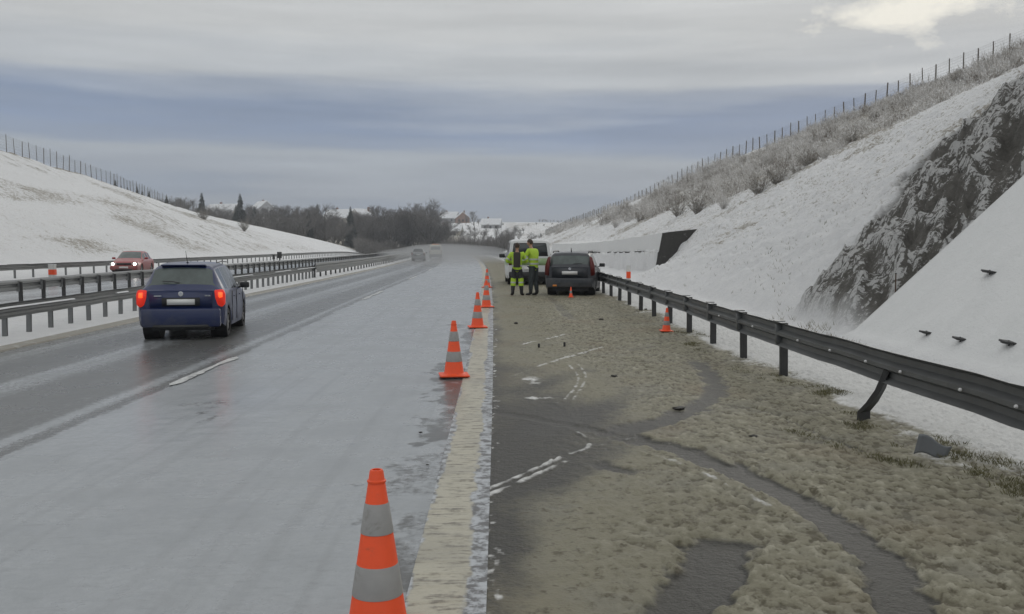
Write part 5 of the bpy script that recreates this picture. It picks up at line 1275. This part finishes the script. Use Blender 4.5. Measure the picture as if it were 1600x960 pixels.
    for s in 'LR':
        an = Vector(J['an' + s]); kn = Vector(J['kn' + s]); fd = Vector((J.get('foot' + s, 0), 1, 0)).normalized()
        skin_mesh('boot', [tuple(an + Vector((0, 0, .12))), tuple(an + Vector((0, 0, -.02))), tuple(an + fd * .09 + Vector((0, 0, -.045))), tuple(an + fd * .19 + Vector((0, 0, -.055)))], [(0, 1), (1, 2), (2, 3)], [.065, .060, (.055, .045), (.048, .036)], M_bootm, o)
        def band(name_, a, b_, t0, t1, r, mt, n=20):
            p0, p1 = a.lerp(b_, t0), a.lerp(b_, t1); m2 = MB(); m2.tube([p0, p0.lerp(p1, .5), p1], [r * .98, r, r * .98], n); return m2.build(name_, mt, o)
        if style == 'band':
            band('hi_vis_leg_band', kn, an, -.22, .42, .092, M_viz); band('reflective_stripe', kn, an, .08, .20, .094, M_refl)
        el_, w_, sh_ = Vector(J['el' + s]), Vector(J['wr' + s]), Vector(J['sh' + s]); band('reflective_stripe', sh_, el_, .60, .74, .082, M_refl)
    # hoop stripe round the waist of the jacket
    m2 = MB(); pr = []
    for hz_, th in ((.02, .05), (.16, .05)) if style != 'band' else ((.02, .05),):
        c = P[0].lerp(P[1], .3) + Vector((0, 0, hz_)); vs = []; n = 28
        for z_ in (-th / 2, th / 2):
            for i in range(n): a = 2 * math.pi * i / n; vs.append(c + Vector((math.cos(a) * .186, math.sin(a) * .146, z_)))
        m2 = MB(); m2.add(vs, [(i, (i + 1) % n, (i + 1) % n + n, i + n) for i in range(n)]); m2.build('reflective_stripe', M_refl, o)
    if style == 'band':
        m2 = MB(); m2.box((P[2].x, P[2].y - .128, P[2].z - .10), (.24, .075, .52), bev=.03); m2.build('back_panel', M_brownc, o)
    return o
def jt(**k):
    J = dict(pelvis=(0, 0, .95), waist=(0, .0, 1.10), chest=(0, 0, 1.32), neck=(0, .0, 1.50), skull=(0, .01, 1.62), shL=(-.20, 0, 1.42), shR=(.20, 0, 1.42), elL=(-.30, -.02, 1.13), elR=(.30, -.02, 1.13), wrL=(-.24, .16, .98), wrR=(.24, .16, .98),
             hipL=(-.10, 0, .90), hipR=(.10, 0, .90), knL=(-.13, .02, .50), knR=(.13, .02, .50), anL=(-.15, 0, .085), anR=(.15, 0, .085)); J.update(k); return J
yA = 31.2; vA = ray(808, 480); vB = ray(834, 480)
figure('person', 'person in yellow-green jacket with dark back panel and bright knee bands, seen from behind', (vA.x / vA.y * yA, yA, float(zr(yA)) + .03), R(-4), .985,
       jt(elL=(-.36, .0, 1.16), wrL=(-.16, .22, 1.12), elR=(.36, .0, 1.16), wrR=(.15, .22, 1.12), footL=-.3, footR=.3), M_viz, M_darkc, 'band')
figure('person', 'taller person in yellow-green jacket and plain dark trousers, leaning beside the white van', (vB.x / vB.y * yA, yA + .1, float(zr(yA)) + .03), R(52), 1.05,
       jt(chest=(0, .05, 1.33), neck=(0, .10, 1.51), skull=(0, .14, 1.63), shL=(-.20, .06, 1.43), shR=(.20, .06, 1.43), elL=(-.24, .18, 1.18), wrL=(-.10, .40, 1.24), elR=(.27, .16, 1.19), wrR=(.12, .38, 1.20), knL=(-.11, .03, .5), knR=(.11, .0, .5), anL=(-.12, .03, .085), anR=(.12, -.04, .085), headrot=(-.15, 0, .2)), M_viz, M_navy, 'plain')

# ================================================================== AIR
def volume_box(name, lo, hi, dens, c, label=None, m_name='air'):
    mb = MB(); mb.box([(a + b_) / 2 for a, b_ in zip(lo, hi)], [b_ - a for a, b_ in zip(lo, hi)]); m = bpy.data.materials.new(m_name); m.use_nodes = True; t = m.node_tree; t.nodes.clear()
    v = t.nodes.new('ShaderNodeVolumePrincipled'); v.inputs['Density'].default_value = dens; v.inputs['Color'].default_value = (*c, 1); v.inputs['Anisotropy'].default_value = .2
    out = t.nodes.new('ShaderNodeOutputMaterial'); t.links.new(v.outputs[0], out.inputs['Volume']); o = mb.build(name, m, None, None); tag(o, kind='stuff'); return o
volume_box('haze', (-1750, -40, -12), (2150, 1990, 75), .00055, (.80, .84, .90))
def spray(c, r, dens, label, rz=0):
    bm = bmesh.new(); bmesh.ops.create_icosphere(bm, subdivisions=3, radius=1)
    for v in bm.verts:
        n = 1 + .25 * float(fbm(np.array([v.co.x * 1.7 + 3]), np.array([v.co.y * 1.7 + v.co.z]), 3)[0]); v.co = Vector((v.co.x * r[0] * n, v.co.y * r[1] * n, v.co.z * r[2] * n))
    me = bpy.data.meshes.new('road_spray'); bm.to_mesh(me); bm.free(); m = bpy.data.materials.new('spray'); m.use_nodes = True; t = m.node_tree; t.nodes.clear()
    v = t.nodes.new('ShaderNodeVolumePrincipled'); v.inputs['Density'].default_value = dens; v.inputs['Color'].default_value = (.86, .88, .90, 1); out = t.nodes.new('ShaderNodeOutputMaterial'); t.links.new(v.outputs[0], out.inputs['Volume'])
    o = link_mesh('road_spray', me, m); o.location = c; o.rotation_euler = (0, 0, rz); tag(o, label, 'spray', kind='stuff')
spray((-8.0, 138, .4), (10, 52, 2.4), .026, 'pale mist of road spray around the distant vehicles', R(4))
